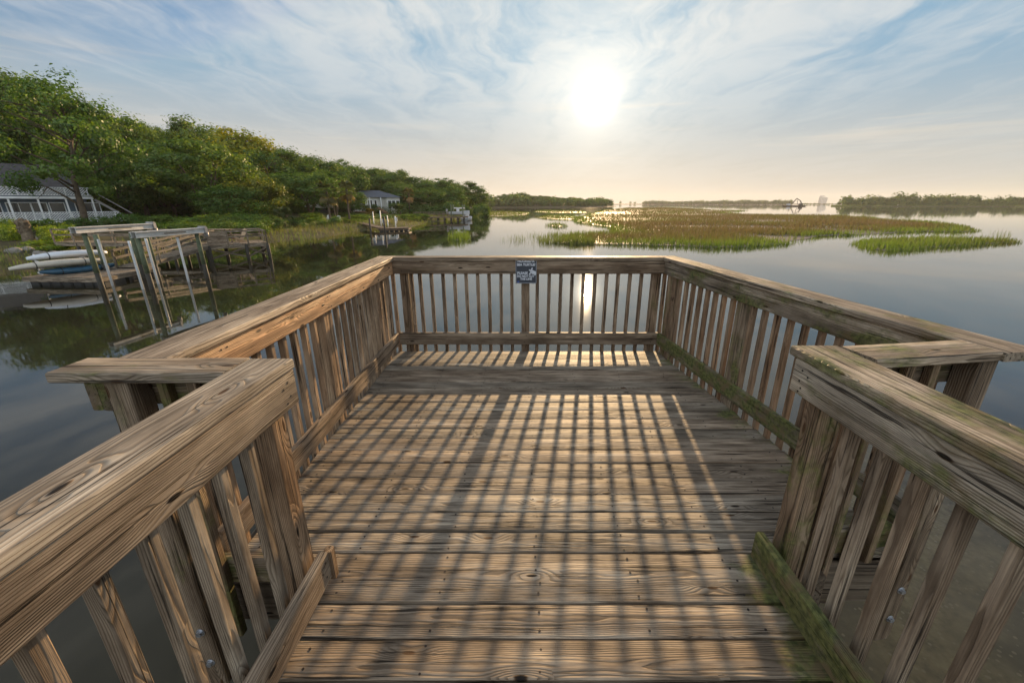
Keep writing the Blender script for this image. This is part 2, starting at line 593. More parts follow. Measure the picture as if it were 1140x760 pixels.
def water_material():
    m, t, out = new_mat('still_creek_water')
    co = t.add('ShaderNodeNewGeometry').outputs['Position']
    n1 = t.noise(co, 0.55, 3, 0.5)
    n2 = t.noise(co, 4.5, 3, 0.5)
    calm = t.smooth(t.noise(co, 0.05, 3, 0.5), 0.38, 0.66, 0.25, 1.0)
    h = t.math('ADD', t.math('MULTIPLY', n1, 0.020), t.math('MULTIPLY', n2, 0.0022))
    bp = t.add('ShaderNodeBump')
    bp.inputs['Distance'].default_value = 1.0
    t.l.new(t.math('MULTIPLY', calm, 0.22), bp.inputs['Strength'])
    t.l.new(h, bp.inputs['Height'])
    fr = t.add('ShaderNodeFresnel')
    fr.inputs[0].default_value = 1.45
    t.l.new(bp.outputs[0], fr.inputs['Normal'])
    gl = t.add('ShaderNodeBsdfGlossy')
    gl.inputs[0].default_value = (1, 1, 1, 1)
    gl.inputs['Roughness'].default_value = 0.027
    t.l.new(bp.outputs[0], gl.inputs['Normal'])
    tr = t.add('ShaderNodeBsdfTransparent')
    tr.inputs[0].default_value = (0.80, 0.77, 0.60, 1)
    df = t.add('ShaderNodeBsdfDiffuse')
    df.inputs[0].default_value = (0.110, 0.102, 0.064, 1)
    body = t.add('ShaderNodeMixShader')
    body.inputs[0].default_value = 0.13
    t.l.new(tr.outputs[0], body.inputs[1])
    t.l.new(df.outputs[0], body.inputs[2])
    mx = t.add('ShaderNodeMixShader')
    t.l.new(fr.outputs[0], mx.inputs[0])
    t.l.new(body.outputs[0], mx.inputs[1])
    t.l.new(gl.outputs[0], mx.inputs[2])
    t.l.new(mx.outputs[0], out.inputs[0])
    return m


def bed_material():
    m, t, out = new_mat('sandy_creek_bed')
    co = t.add('ShaderNodeNewGeometry').outputs['Position']
    n1 = t.noise(co, 1.1, 5, 0.6)
    n2 = t.noise(co, 7.0, 5, 0.65)
    vor = t.add('ShaderNodeTexVoronoi', feature='F1')
    t.put(vor.inputs['Vector'], co)
    vor.inputs['Scale'].default_value = 16.0
    peb = t.math('MULTIPLY', t.smooth(vor.outputs['Distance'], 0.34, 0.2), t.math('GREATER_THAN', t.split(vor.outputs['Color'])[0], 0.6))
    c = t.ramp(n2, [(0.25, (0.24, 0.18, 0.10)), (0.5, (0.42, 0.32, 0.19)), (0.75, (0.55, 0.45, 0.29))])
    c = t.mix(t.smooth(n1, 0.4, 0.7), c, (0.22, 0.17, 0.095))
    c = t.mix(t.math('MULTIPLY', peb, 0.8), c, (0.52, 0.42, 0.30))
    x, y, z = t.split(co)
    deep = t.smooth(z, WATER_Z - 0.45, WATER_Z - 1.2)       # the channel is floored with dark mud
    c = t.mix(deep, c, (0.060, 0.060, 0.042))
    principled(t, out, c, 0.9, None, 0, 0.2)
    return m


def ground_material():
    m, t, out = new_mat('bank_soil_and_lawn')
    co = t.add('ShaderNodeNewGeometry').outputs['Position']
    h = t.add('ShaderNodeAttribute', attribute_name='hue').outputs['Vector']
    lawn = t.split(h)[0]
    n1 = t.noise(co, 0.6, 5, 0.6)
    n2 = t.noise(co, 9.0, 4, 0.7)
    soil = t.ramp(n1, [(0.3, (0.050, 0.042, 0.026)), (0.55, (0.085, 0.075, 0.038)), (0.8, (0.070, 0.085, 0.030))])
    grass = t.ramp(n2, [(0.3, (0.075, 0.110, 0.022)), (0.7, (0.150, 0.185, 0.040))])
    c = t.mix(lawn, soil, grass)
    b = t.add('ShaderNodeBump')
    b.inputs['Distance'].default_value = 0.08
    t.l.new(n2, b.inputs['Height'])
    principled(t, out, c, 0.95, b.outputs[0], 0, 0.1)
    return m


def mud_material():
    m, t, out = new_mat('marsh_mud')
    co = t.add('ShaderNodeNewGeometry').outputs['Position']
    n1 = t.noise(co, 0.9, 6, 0.65)
    c = t.ramp(n1, [(0.3, (0.055, 0.042, 0.032)), (0.55, (0.105, 0.082, 0.064)), (0.75, (0.15, 0.12, 0.095))])
    b = t.add('ShaderNodeBump')
    b.inputs['Distance'].default_value = 0.06
    t.l.new(n1, b.inputs['Height'])
    principled(t, out, c, 0.62, b.outputs[0], 0, 0.5)
    return m


M['water'] = water_material()
M['bed'] = bed_material()
M['ground'] = ground_material()
M['mud'] = mud_material()
#PART2

# ================================================================== SETTING: water, creek bed, banks
def sstep(a, b, x):
    t = np.clip((x - a) / (b - a), 0, 1)
    return t * t * (3 - 2 * t)


wm = bpy.data.meshes.new('water')
wm.from_pydata([(-3900, -280, WATER_Z), (3900, -280, WATER_Z), (3900, 4100, WATER_Z), (-3900, 4100, WATER_Z)], [], [(0, 1, 2, 3)])
wm.materials.append(M['water'])
tag(link('water', wm), kind='structure')


def grid_mesh(name, xs, ys, zf, mat, hue=None, keep=None):
    X, Y = np.meshgrid(xs, ys, indexing='ij')
    Z = zf(X, Y)
    nx, ny = len(xs), len(ys)
    v = np.stack([X, Y, Z], -1).reshape(-1, 3)
    ii, jj = np.meshgrid(np.arange(nx - 1), np.arange(ny - 1), indexing='ij')
    a = (ii * ny + jj).ravel()
    q = np.stack([a, a + ny, a + ny + 1, a + 1], -1)
    if keep is not None:
        k = keep(X, Y, Z).ravel()
        q = q[k[q].any(axis=1)]
    me = bpy.data.meshes.new(name)
    me.from_pydata(v.tolist(), [], q.tolist())
    me.polygons.foreach_set('use_smooth', np.ones(len(q), dtype=bool))
    if hue is not None:
        h = hue(X, Y, Z).ravel()
        at_ = me.attributes.new('hue', 'FLOAT_VECTOR', 'POINT')
        at_.data.foreach_set('vector', np.stack([h, h * 0, h * 0], -1).astype(np.float32).ravel())
    me.materials.append(mat)
    me.update()
    return me


def vnoise(x, y, s, seed=0):
    """smooth value noise"""
    x, y = x / s + seed * 17.3, y / s - seed * 9.1
    xi, yi = np.floor(x).astype(int), np.floor(y).astype(int)
    fx, fy = x - xi, y - yi
    fx, fy = fx * fx * (3 - 2 * fx), fy * fy * (3 - 2 * fy)

    def hsh(a, b):
        h = np.sin(a * 127.1 + b * 311.7 + seed * 74.7) * 43758.5453
        return h - np.floor(h)
    return (hsh(xi, yi) * (1 - fx) + hsh(xi + 1, yi) * fx) * (1 - fy) + (hsh(xi, yi + 1) * (1 - fx) + hsh(xi + 1, yi + 1) * fx) * fy


def bed_z(x, y):
    shallow = sstep(-0.5, 2.5, x) * sstep(14, 4, y)
    dep = 1.9 - 1.58 * shallow
    return WATER_Z - dep + (vnoise(x, y, 1.3, 3) - 0.5) * 0.07


bx = np.concatenate([[-3900, -900, -200], np.linspace(-60, 40, 101), [200, 900, 3900]])
by = np.concatenate([[-280, -60], np.linspace(-20, 60, 81), [200, 900, 4100]])
tag(link('creek_bed', grid_mesh('creek_bed', bx, by, bed_z, M['bed'])), kind='structure')

BANK = np.array([(-36, -60), (-32, -10), (-31, 8), (-29.9, 18), (-29.5, 23.2), (-28.6, 32), (-27.2, 40), (-26.1, 45.2), (-23.6, 54), (-24.2, 61),
                 (-22.6, 69), (-18.8, 76), (-19.6, 90), (-17, 105), (-14.6, 118), (-17, 140), (-15, 176), (-22, 214), (-50, 262), (-66, 330),
                 (-30, 398), (20, 428), (70, 452), (108, 520), (135, 600), (150, 700)], dtype=float)


def bank_dist(x, y):
    """signed distance to the creek edge, positive on the land"""
    sh = x.shape
    p = np.stack([x.ravel(), y.ravel()], -1)
    best = np.full(len(p), 1e9)
    for a, b in zip(BANK[:-1], BANK[1:]):
        ab = b - a
        t = np.clip(((p - a) @ ab) / (ab @ ab), 0, 1)
        dd = np.hypot(*(p - a - t[:, None] * ab).T)
        best = np.minimum(best, dd)
    poly = np.vstack([BANK, [(150, 900), (-900, 900), (-900, -60)]])
    inside = np.zeros(len(p), bool)
    j = len(poly) - 1
    for i in range(len(poly)):
        xi, yi = poly[i]
        xj, yj = poly[j]
        c = ((yi > p[:, 1]) != (yj > p[:, 1])) & (p[:, 0] < (xj - xi) * (p[:, 1] - yi) / (yj - yi + 1e-12) + xi)
        inside ^= c
        j = i
    return np.where(inside, best, -best).reshape(sh)


def land_z(x, y, dist=None):
    dd = bank_dist(x, y) if dist is None else dist
    z = np.interp(dd, [-8, -3, 0, 1.2, 4, 10, 22, 50, 120, 400], [-4.6, -3.2, -2.33, -2.08, -1.75, -1.35, -0.85, 0.6, 5.0, 9.0])
    return z + (vnoise(x, y, 4.0, 5) - 0.5) * np.clip(dd / 20, 0, 0.5)


def lz(x, y):
    return float(land_z(np.array([[x]], float), np.array([[y]], float))[0, 0])


gx = np.concatenate([np.linspace(-420, -90, 34), np.linspace(-87, -8, 80), np.linspace(0, 160, 30)])
gy = np.concatenate([np.linspace(-60, -4, 12), np.linspace(0, 130, 105), np.linspace(134, 220, 44), np.linspace(228, 700, 80)])
LAWN = (lambda X, Y, Z: np.clip(sstep(5, 8, bank_dist(X, Y)) * sstep(54, 58, Y) * sstep(120, 112, Y) * sstep(-46, -40, X), 0, 1))
tag(link('land', grid_mesh('land', gx, gy, land_z, M['ground'], LAWN, lambda X, Y, Z: Z > -3.3)), kind='structure')


def slab(name, outline, z0, z1, mat):
    mb = MB()
    mb.prism(outline, z0, z1)
    o = mb.build(name, mat)
    return tag(o, kind='structure')


# ================================================================== THE WOODEN PLATFORM
CAPZ, CAPT, RB0, RB1, KB0, KB1 = 1.075, 0.038, 0.897, 1.036, 0.09, 0.23
TH = 0.038
YF = 4.42                                               # inner face of the far railing


def XL(y):
    return -1.385 + 0.0166 * (4.4 - y)


def XR(y):
    return 1.545 + 0.118 * (4.4 - y)


deck = empty('viewing_platform', (0, 2, 0))
tag(deck, 'weathered wooden deck of wide grey boards striped with baluster shadows', 'deck')


def dk(mb, name, mat=None):
    o = mb.build(name, mat or M['wood'], deck, (0, -2, 0))
    return o


gaps = [-3.0, -2.86, -2.71, -2.57, -2.43, -2.28, -2.14, -2.0, -1.85, -1.71, -1.56, -1.42, -1.27, -1.13, -0.98, -0.84, -0.69, -0.55, -0.40, -0.26, -0.11, 0.03, 0.18, 0.32, 0.46,
        0.61, 0.76, 0.85, 0.998, 1.15, 1.30, 1.568, 1.709, 1.847, 1.991, 2.150, 2.302, 2.448, 2.593, 2.737, 2.881]
while gaps[-1] < 4.30:
    gaps.append(gaps[-1] + 0.1445)
gaps[-1] = 4.455
mb = MB()
nails = MB()
for i in range(len(gaps) - 1):
    y0, y1 = gaps[i], gaps[i + 1]
    g = random.uniform(0.005, 0.009) if y0 > 1.6 else random.uniform(0.010, 0.014)
    ym, wd = (y0 + y1) / 2, y1 - y0 - g
    if y0 > 1.5:
        xa, xb = XL(ym) - TH + 0.003, min(1.85, XR(ym) + TH - 0.003)
    else:
        xa, xb = -0.886, 1.136
    xa += random.uniform(-0.004, 0.0)
    dz_ = random.uniform(-0.003, 0.002)
    warm = random.uniform(0.0, 0.30)
    br = random.uniform(0.78, 1.22)
    # moss creeps in from the right-hand end, so the board is cut in three lengths of the same timber
    off = random.uniform(0, 400)
    pith = (random.uniform(-0.03, 0.03), -random.uniform(0.015, 0.05))
    ng = 24
    p0, p1 = Vector((xa, ym, -0.019 + dz_)), Vector((xb, ym, -0.019 + dz_ + random.uniform(-0.002, 0.002)))
    b0 = len(mb.v)
    mb.beam(p0, p1, (0, 0, 1), wd, TH, 0.0045, (xb - xa) / ng, 0.0005, (warm, br, 0.0), pith, off)
    for k in range(b0, len(mb.v)):
        q = (mb.v[k][0] - xa) / (xb - xa)
        m_ = max(0.0, (q - 0.84) / 0.16) ** 1.3 * (0.95 if ym < 1.5 else 0.6) + 0.10 * max(0.0, 1 - q / 0.06)
        vx = mb.v[k][0]
        dark = 1.0                                       # two old stains soaked into the far boards
        if 3.0 < ym < 3.25:
            dark = 1 - 0.55 * max(0.0, 1 - abs(vx + 0.98) / 0.26)
        elif 3.66 < ym < 3.80:
            dark = 1 - 0.45 * max(0.0, 1 - abs(vx + 1.12) / 0.22)
        mb.tn[k] = (warm + (1 - dark) * 0.4, br * dark, m_)
    for xn in (-1.30, -0.80, -0.36, 0.08, 0.52, 0.97, 1.42, 1.7):
        if xa + 0.03 < xn < xb - 0.03:
            for s in ((-0.3, 0.3) if wd < 0.2 else (-0.36, -0.1, 0.12, 0.38)):
                cx, cy = xn + random.uniform(-0.014, 0.014), ym + wd * s + random.uniform(-0.012, 0.012)
                nails.tube([(cx, cy, dz_ - 0.004), (cx, cy, dz_ + 0.0012)], 0.0052, 7)
for xq0, xq1 in ((XL(1.5) - TH + 0.003, -0.89),):
    mb.beam((xq0, 1.508, -0.019), (xq1, 1.508, -0.019), (0, 0, 1), 0.114, TH, 0.0045, 0.1, 0.0005, (0.15, 0.9, 0.2))
dk(mb, 'decking')
tag(dk(nails, 'nail_heads', M['nail']), kind='stuff')

wet = (0.25, 0.55, 0.25)


def under(name, p0, p1, wid, thk, up=(0, 0, 1)):
    m_ = MB()
    m_.beam(p0, p1, up, wid, thk, 0.005, 0.6, 0.001, wet)
    return dk(m_, name)


# joists under the boards, headers and piles below them
for x in (-1.30, -0.80, -0.36, 0.08, 0.52, 0.97, 1.42):
    under('joist', (x, 1.47 if abs(x) > 1.2 else -3.0, -0.158), (x, 4.44, -0.158), 0.038, 0.235)
under('header_beam', (-1.40, 4.19, -0.41), (1.60, 4.19, -0.41), 0.14, 0.26)
under('header_beam', (-1.36, 1.80, -0.41), (1.83, 1.80, -0.41), 0.14, 0.26)
under('header_beam', (-0.86, -1.2, -0.41), (1.11, -1.2, -0.41), 0.14, 0.26)
under('rim_joist', (-1.42, 1.50, -0.158), (-1.42, 4.44, -0.158), 0.036, 0.234)
under('rim_joist', (1.84, 1.57, -0.158), (1.575, 4.44, -0.158), 0.036, 0.234)
under('rim_joist', (-1.44, 1.452, -0.158), (-0.90, 1.452, -0.158), 0.036, 0.234)
under('rim_joist', (1.15, 1.548, -0.158), (1.83, 1.548, -0.158), 0.036, 0.234)
under('rim_joist', (-0.868, -3.0, -0.158), (-0.868, 1.43, -0.158), 0.034, 0.234)
under('rim_joist', (1.118, -3.0, -0.158), (1.118, 1.43, -0.158), 0.034, 0.234)
for x, y in ((-1.15, 4.19), (1.35, 4.19), (-1.15, 1.80), (1.60, 1.80), (-0.68, -1.2), (0.93, -1.2)):
    m_ = MB()
    m_.tube([(x, y, -4.4), (x, y, -2.2), (x, y, -0.54)], [0.14, 0.135, 0.125], 14, (0.1, 0.6, 0.3))
    dk(m_, 'support_pile')


def railing(label, origin):
    o = empty('deck_railing', origin)
    tag(o, label, 'railing', 'railing sections round the deck')
    return o


class Rail:
    """one straight section; u runs along the rail, n points to the deck side (the boards are on that side)"""
    def __init__(self, label, a, b, n, moss=0.2, warm=0.3, bright=1.0):
        self.a, self.b = Vector((*a, 0)), Vector((*b, 0))
        self.u = (self.b - self.a).normalized()
        self.L = (self.b - self.a).length
        self.n = Vector((*n, 0))
        self.n = (self.n - self.u * self.n.dot(self.u)).normalized()
        self.o = railing(label, self.a)
        self.moss, self.warm, self.bright = moss, warm, bright

    def P(self, s, out, z):
        """s along the rail, out metres away from the inner face of the boards (positive = away from the deck)"""
        return self.a + self.u * s - self.n * out + Vector((0, 0, z))

    def t(self, warm=0.0, moss=0.0, bright=0.0):
        return (min(1, max(0, self.warm + warm + random.uniform(-0.08, 0.08))), self.bright + bright + random.uniform(-0.08, 0.08), max(0, self.moss + moss))

    def put(self, name, mbq, mat=None, parent=None):
        return mbq.build(name, mat or M['wood'], parent or self.o, -self.a if parent is None else (0, 0, 0))

    def cap(self, s0, s1, i0=-0.006, i1=0.155, tn=None, seam=None):
        m_ = MB()
        c = (i0 + i1) / 2
        z = CAPZ - CAPT / 2
        tn = tn or self.t()
        segs = [(s0, s1)] if seam is None else [(s0, seam - 0.001), (seam + 0.001, s1)]
        for p, q in segs:
            m_.beam(self.P(p, c, z), self.P(q, c, z), (0, 0, 1), i1 - i0, CAPT, 0.005, 0.25, 0.0008, tn)
        return self.put('cap_rail', m_)

    def board(self, name, s0, s1, z0, z1, out=0.0, tn=None, pith=None, off=None):
        m_ = MB()
        m_.beam(self.P(s0, out + TH / 2, (z0 + z1) / 2), self.P(s1, out + TH / 2, (z0 + z1) / 2), -self.n, z1 - z0, TH, 0.005, 0.25, 0.0008, tn or self.t(), pith, off)
        return self.put(name, m_)

    def post(self, s, zb=-0.28, zt=CAPZ - CAPT - 0.001, w_=0.089, out=TH + 0.001, tn=None):
        m_ = MB()
        c = out + w_ / 2
        m_.beam(self.P(s, c, zb), self.P(s, c, zt), self.n, w_, w_, 0.005, 0.3, 0.0005, tn or self.t(0.12))
        return self.put('post', m_)

    def baluster(self, s, zb=-0.17, zt=CAPZ - CAPT - 0.001, w_=0.036, out=TH + 0.001, tn=None):
        m_ = MB()
        j = random.gauss(0, 0.002)
        m_.beam(self.P(s + j, out + w_ / 2, zb), self.P(s - j, out + w_ / 2, zt), self.n, w_, w_, 0.003, 0.3, 0.0006, tn or self.t(0.15, -0.1))
        return self.put('baluster', m_)

    def nails(self, pts, out=0.0):
        m_ = MB()
        for s, z in pts:
            m_.tube([self.P(s, out + 0.003, z), self.P(s, out - 0.0012, z)], 0.0045, 7)
        return tag(self.put('nail_heads', m_, M['nail']), kind='stuff')


# far railing, facing the water
rf = Rail('railing across the far end of the deck with the turtle sign on it', (-1.43, YF), (1.62, YF), (0, -1), 0.22, 0.30, 0.78)
X0 = 1.43
rf.cap(0.06, 2.99, -0.012, 0.15)
rf.board('top_board', 0.045, 3.0, RB0, RB1)
rf.board('kick_board', 0.05, 2.985, KB0, KB1)
for x in (-1.281, 0.05, 1.49):
    rf.post(x + X0)
for x in (-1.405, -1.205, -1.11, -0.985, -0.857, -0.73, -0.602, -0.475, -0.35, -0.223, -0.10, 0.181, 0.31, 0.437, 0.563, 0.688, 0.815, 0.94, 1.067, 1.195, 1.322, 1.58):
    rf.baluster(x + X0)
rf.nails([(x + X0 + q, z) for x in (-1.29, 0.04, 1.48) for q, z in ((0, 0.93), (0.02, 1.0), (0, 0.12), (0.02, 0.2))])

# left side of the platform
ya, yb = 1.42, 4.415
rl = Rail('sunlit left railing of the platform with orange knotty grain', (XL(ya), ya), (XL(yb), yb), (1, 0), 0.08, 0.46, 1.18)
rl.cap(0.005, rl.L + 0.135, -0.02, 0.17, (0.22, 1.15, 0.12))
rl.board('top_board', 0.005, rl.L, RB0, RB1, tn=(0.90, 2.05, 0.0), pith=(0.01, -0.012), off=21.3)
rl.board('kick_board', 0.04, rl.L, KB0, KB1, tn=(0.38, 1.1, 0.06))
rl.board('outer_board', -0.065, rl.L, RB0 - 0.004, RB1, out=0.168, tn=(0.25, 0.7, 0.6))
rl.board('outer_board', -0.065, rl.L, RB0 - 0.002, RB1, out=0.168 + TH + 0.002, tn=(0.25, 0.8, 0.6))
rl.post(1.42)
rl.post(rl.L - 0.06)
s = 0.10
while s < rl.L - 0.12:
    if abs(s - 1.42) > 0.075:
        rl.baluster(s, tn=rl.t(0.05, 0.06))
    s += 0.127
rl.nails([(q, z) for q in (0.3, 0.34, 1.40, 1.44, 2.85) for z in (0.925, 1.0, 0.12, 0.2)])

# right side of the platform, slightly splayed
yc, yd = 1.50, 4.415
rr = Rail('mossy right railing of the platform, splayed outwards', (XR(yc), yc), (XR(yd), yd), (-1, 0), 0.50, 0.28, 0.92)
rr.cap(-0.02, rr.L + 0.135, -0.02, 0.165, (0.16, 1.0, 0.42))
rr.board('top_board', 0.14, rr.L, RB0, RB1, tn=(0.10, 1.0, 0.50))
rr.board('kick_board', 0.12, rr.L, KB0, KB1, tn=(0.14, 0.85, 0.66))
rr.post(1.66)
rr.post(rr.L - 0.06)
s = 0.12
while s < rr.L - 0.12:
    if abs(s - 1.66) > 0.075:
        rr.baluster(s, tn=rr.t(0.30, -0.3))
    s += 0.127
rr.nails([(q, z) for q in (0.3, 1.64, 1.69, 2.8) for z in (0.925, 1.0, 0.12, 0.2)])

# walkway railing, left
rn = Rail('near left walkway railing with bleached cap in the left corner', (-0.853, -3.0), (-0.853, 1.418), (1, 0), 0.05, 0.40, 1.0)
rn.cap(0, 4.418, -0.006, 0.158, (0.10, 1.22, 0.20))
rn.board('top_board', 0, 4.416, RB0, RB1, tn=(0.26, 1.10, 0.0), pith=(-0.02, -0.02), off=77.7)
rn.board('kick_board', 0, 4.35, KB0, KB1, out=-0.036, tn=(0.30, 1.0, 0.05))
rn.post(4.33, tn=(0.62, 0.95, 0.10))
for k in range(26):
    if abs(1.165 - k * 0.126 + 1.6) > 0.08:
        rn.baluster(4.165 - k * 0.126, tn=(0.18 + random.uniform(-0.05, 0.2), random.uniform(0.85, 1.05), 0.12))
rn.post(1.40)
rn.nails([(4.416 - a_, z) for a_, z in ((0.05, 1.0), (0.08, 0.985), (0.045, 0.945), (0.07, 0.925))])
rn.nails([(4.35 - a_, z) for a_, z in ((0.03, 0.2), (0.035, 0.13), (0.06, 0.17))], -0.036)
m_ = MB()
m_.box((-0.822, 1.372, 0.148), (0.034, 0.036, 0.15), 0.004, (0.5, 0.9, 0.3))
rn.put('spacer_block', m_)

# walkway railing, right
rq = Rail('near right walkway railing with green moss and flaking cap', (1.103, -3.0), (1.103, 1.53), (-1, 0), 0.36, 0.16, 0.92)
rq.cap(0, 4.565, -0.008, 0.18, (0.18, 1.25, 0.52))
rq.board('top_board', 0, 4.53, RB0, RB1, tn=(0.02, 1.38, 0.42), pith=(0.0, -0.016), off=145.2)
rq.board('kick_board', 0, 4.46, KB0, KB1, out=-0.052, tn=(0.10, 0.92, 0.80))
rq.post(4.43, tn=(0.55, 0.80, 0.42))
for k in range(26):
    if abs(1.25 - k * 0.128 + 1.6) > 0.08:
        rq.baluster(4.25 - k * 0.128, tn=(0.36 + random.uniform(-0.12, 0.15), random.uniform(0.8, 1.05), 0.2))
rq.post(1.40)
rq.nails([(4.53 - a_, z) for a_, z in ((0.05, 1.0), (0.085, 0.985), (0.045, 0.955), (0.06, 0.93), (0.05, 0.912))])


# returns where the walkway widens into the platform
def bolts(rail, post, s, out, zs):
    for z in zs:
        m_ = MB()
        c = rail.P(s, out, z)
        dirn = -rail.n
        m_.tube([c, c + dirn * 0.004], 0.019, 16)
        m_.tube([c + dirn * 0.004, c + dirn * 0.016], 0.0125, 6, smooth=False)
        b_ = m_.build('bolt', M['bolt'], post, (0, 0, 0))


def ret(label, a, b, n, moss, warm, bright, post_s, bal, tcap, caps):
    r_ = Rail(label, a, b, n, moss, warm, bright)
    r_.cap(caps[0], caps[1], caps[2], caps[3], tcap)
    r_.board('top_board', 0.05, r_.L - 0.05, RB0, RB1, tn=(warm, 0.8, moss))
    r_.board('kick_board', 0.02, r_.L - 0.1, 0.004, 0.144, tn=(0.2, 1.0, 0.7))
    p_ = r_.post(post_s, -0.52, out=TH + 0.002, tn=(0.35, 0.75, moss * 0.6))
    bolts(r_, p_, post_s, TH + 0.002 + 0.089, (-0.18, -0.37))
    for q in bal:
        r_.baluster(q, -0.28, tn=r_.t(0.2, 0.0))
    return r_


ret('short left return railing whose green-edged cap juts over the water', (-0.98, 1.435), (-1.56, 1.435), (0, 1), 0.55, 0.30, 0.85,
    0.44, (0.10, 0.225, 0.33), (0.12, 1.05, 0.34), (0.034, 0.635, 0.005, 0.158))
ret('short right return railing with mossy cap meeting the splayed rail', (1.24, 1.553), (1.90, 1.650), (-0.145, 1), 0.45, 0.32, 0.85,
    0.615, (0.10, 0.22, 0.335, 0.45), (0.20, 1.15, 0.46), (0.052, 0.665, 0.0, 0.158))

# ------------------------------------------------------------------ the sign
M['sign'] = plain('slate_blue_sign_face', (0.026, 0.033, 0.045), 0.55, 0, 0.2, 12)
M['sign_ink'] = plain('pale_sign_lettering', (0.50, 0.53, 0.57), 0.6, 0, 0.2, 60)
M['sign_blue'] = plain('blue_sign_badge', (0.03, 0.07, 0.24), 0.5, 0, 0.1, 60)
SX, SZ, SY = 0.055, 0.930, YF - 0.006
sign = empty('turtle_sign', (SX, SY, SZ))
tag(sign, 'small dark blue sign about hooked sea turtles, on the far rail', 'sign')
m_ = MB()
m_.beam((0, 0, -0.1345), (0, 0, 0.1345), (0, 1, 0), 0.226, 0.004, 0.001)
m_.build('sign_panel', M['sign'], sign)
m_ = MB()
for c, sz in (((0, -0.0032, 0.1300), (0.218, 0.0016, 0.0026)), ((0, -0.0032, -0.1300), (0.218, 0.0016, 0.0026)), ((-0.1085, -0.0032, 0), (0.0026, 0.0016, 0.257)), ((0.1085, -0.0032, 0), (0.0026, 0.0016, 0.257))):
    m_.box(c, sz, 0.0002)
m_.build('border', M['sign_ink'], sign)


def text(body, size, x, z, wid, parent, mat, align='CENTER', bold=0.0):
    cu = bpy.data.curves.new('lettering', 'FONT')
    cu.body = body
    cu.size = size
    cu.align_x = align
    cu.extrude = 0.0006
    cu.offset = bold
    tmp = bpy.data.objects.new('tmp', cu)
    col.objects.link(tmp)
    bpy.context.view_layer.update()
    me = bpy.data.meshes.new_from_object(tmp.evaluated_get(bpy.context.evaluated_depsgraph_get()))
    bpy.data.objects.remove(tmp)
    co = np.zeros(len(me.vertices) * 3, dtype=np.float32)
    me.vertices.foreach_get('co', co)
    co = co.reshape(-1, 3)
    w0 = co[:, 0].max() - co[:, 0].min()
    co[:, 0] -= (co[:, 0].max() + co[:, 0].min()) / 2
    co[:, 0] *= wid / w0
    out_ = np.stack([co[:, 0] + x, -co[:, 2] - 0.0034, co[:, 1] + z], -1)
    me.vertices.foreach_set('co', out_.astype(np.float32).ravel())
    me.materials.clear()
    me.materials.append(mat)
    me.update()
    return link('lettering', me, parent)


text('HOOKED A', 0.036, 0, 0.094, 0.180, sign, M['sign_ink'], bold=0.0012)
text('SEA TURTLE?', 0.034, 0, 0.057, 0.196, sign, M['sign_ink'], bold=0.0012)
text('PLEASE', 0.036, -0.038, -0.033, 0.112, sign, M['sign_ink'], bold=0.0012)
text('DO NOT CUT', 0.034, -0.004, -0.066, 0.186, sign, M['sign_ink'], bold=0.0012)
text('THE LINE', 0.032, 0.0, -0.096, 0.128, sign, M['sign_ink'], bold=0.0012)
# turtle: shell, head, four flippers, one flat plate
m_ = MB()


def blob(cx, cz, rx, rz, ang, n=14):
    pts = []
    for k in range(n):
        a_ = 2 * math.pi * k / n
        x_, z_ = rx * math.cos(a_), rz * math.sin(a_)
        pts.append((cx + x_ * math.cos(ang) - z_ * math.sin(ang), -0.0034, cz + x_ * math.sin(ang) + z_ * math.cos(ang)))
    m_.quadring([[(p[0], -0.0024, p[2]) for p in pts], pts], True)


for a_ in ((0.072, -0.010, 0.032, 0.020, R(-28)), (0.040, 0.010, 0.011, 0.008, R(-28)), (0.060, 0.018, 0.022, 0.007, R(70)), (0.046, -0.022, 0.022, 0.007, R(50)), (0.098, -0.036, 0.013, 0.006, R(60)), (0.101, -0.010, 0.013, 0.005, R(-60))):
    blob(*a_)
m_.build('turtle_emblem', M['sign_ink'], sign)
m_ = MB()
blob(-0.084, -0.116, 0.0115, 0.0115, 0, 20)
m_.build('badge', M['sign_blue'], sign)
#PART3

# ================================================================== THE LEFT BANK: lift, docks, kayaks
DW = (0.10, 0.95, 0.05)                                 # bleached dock timber


def pile(mbs, x, y, ztop, rad=0.105, lean=(0, 0)):
    """green upper part and dark wet foot as two meshes"""
    up_, lo = mbs
    zt = WATER_Z + 0.75
    f = lambda z: (x + lean[0] * (z - WATER_Z), y + lean[1] * (z - WATER_Z), z)
    up_.tube([f(zt), f((zt + ztop) / 2), f(ztop)], [rad, rad, rad * 0.95], 12)
    lo.tube([f(-4.5), f(WATER_Z), f(zt + 0.002)], [rad * 1.05, rad * 1.08, rad * 1.01], 12)


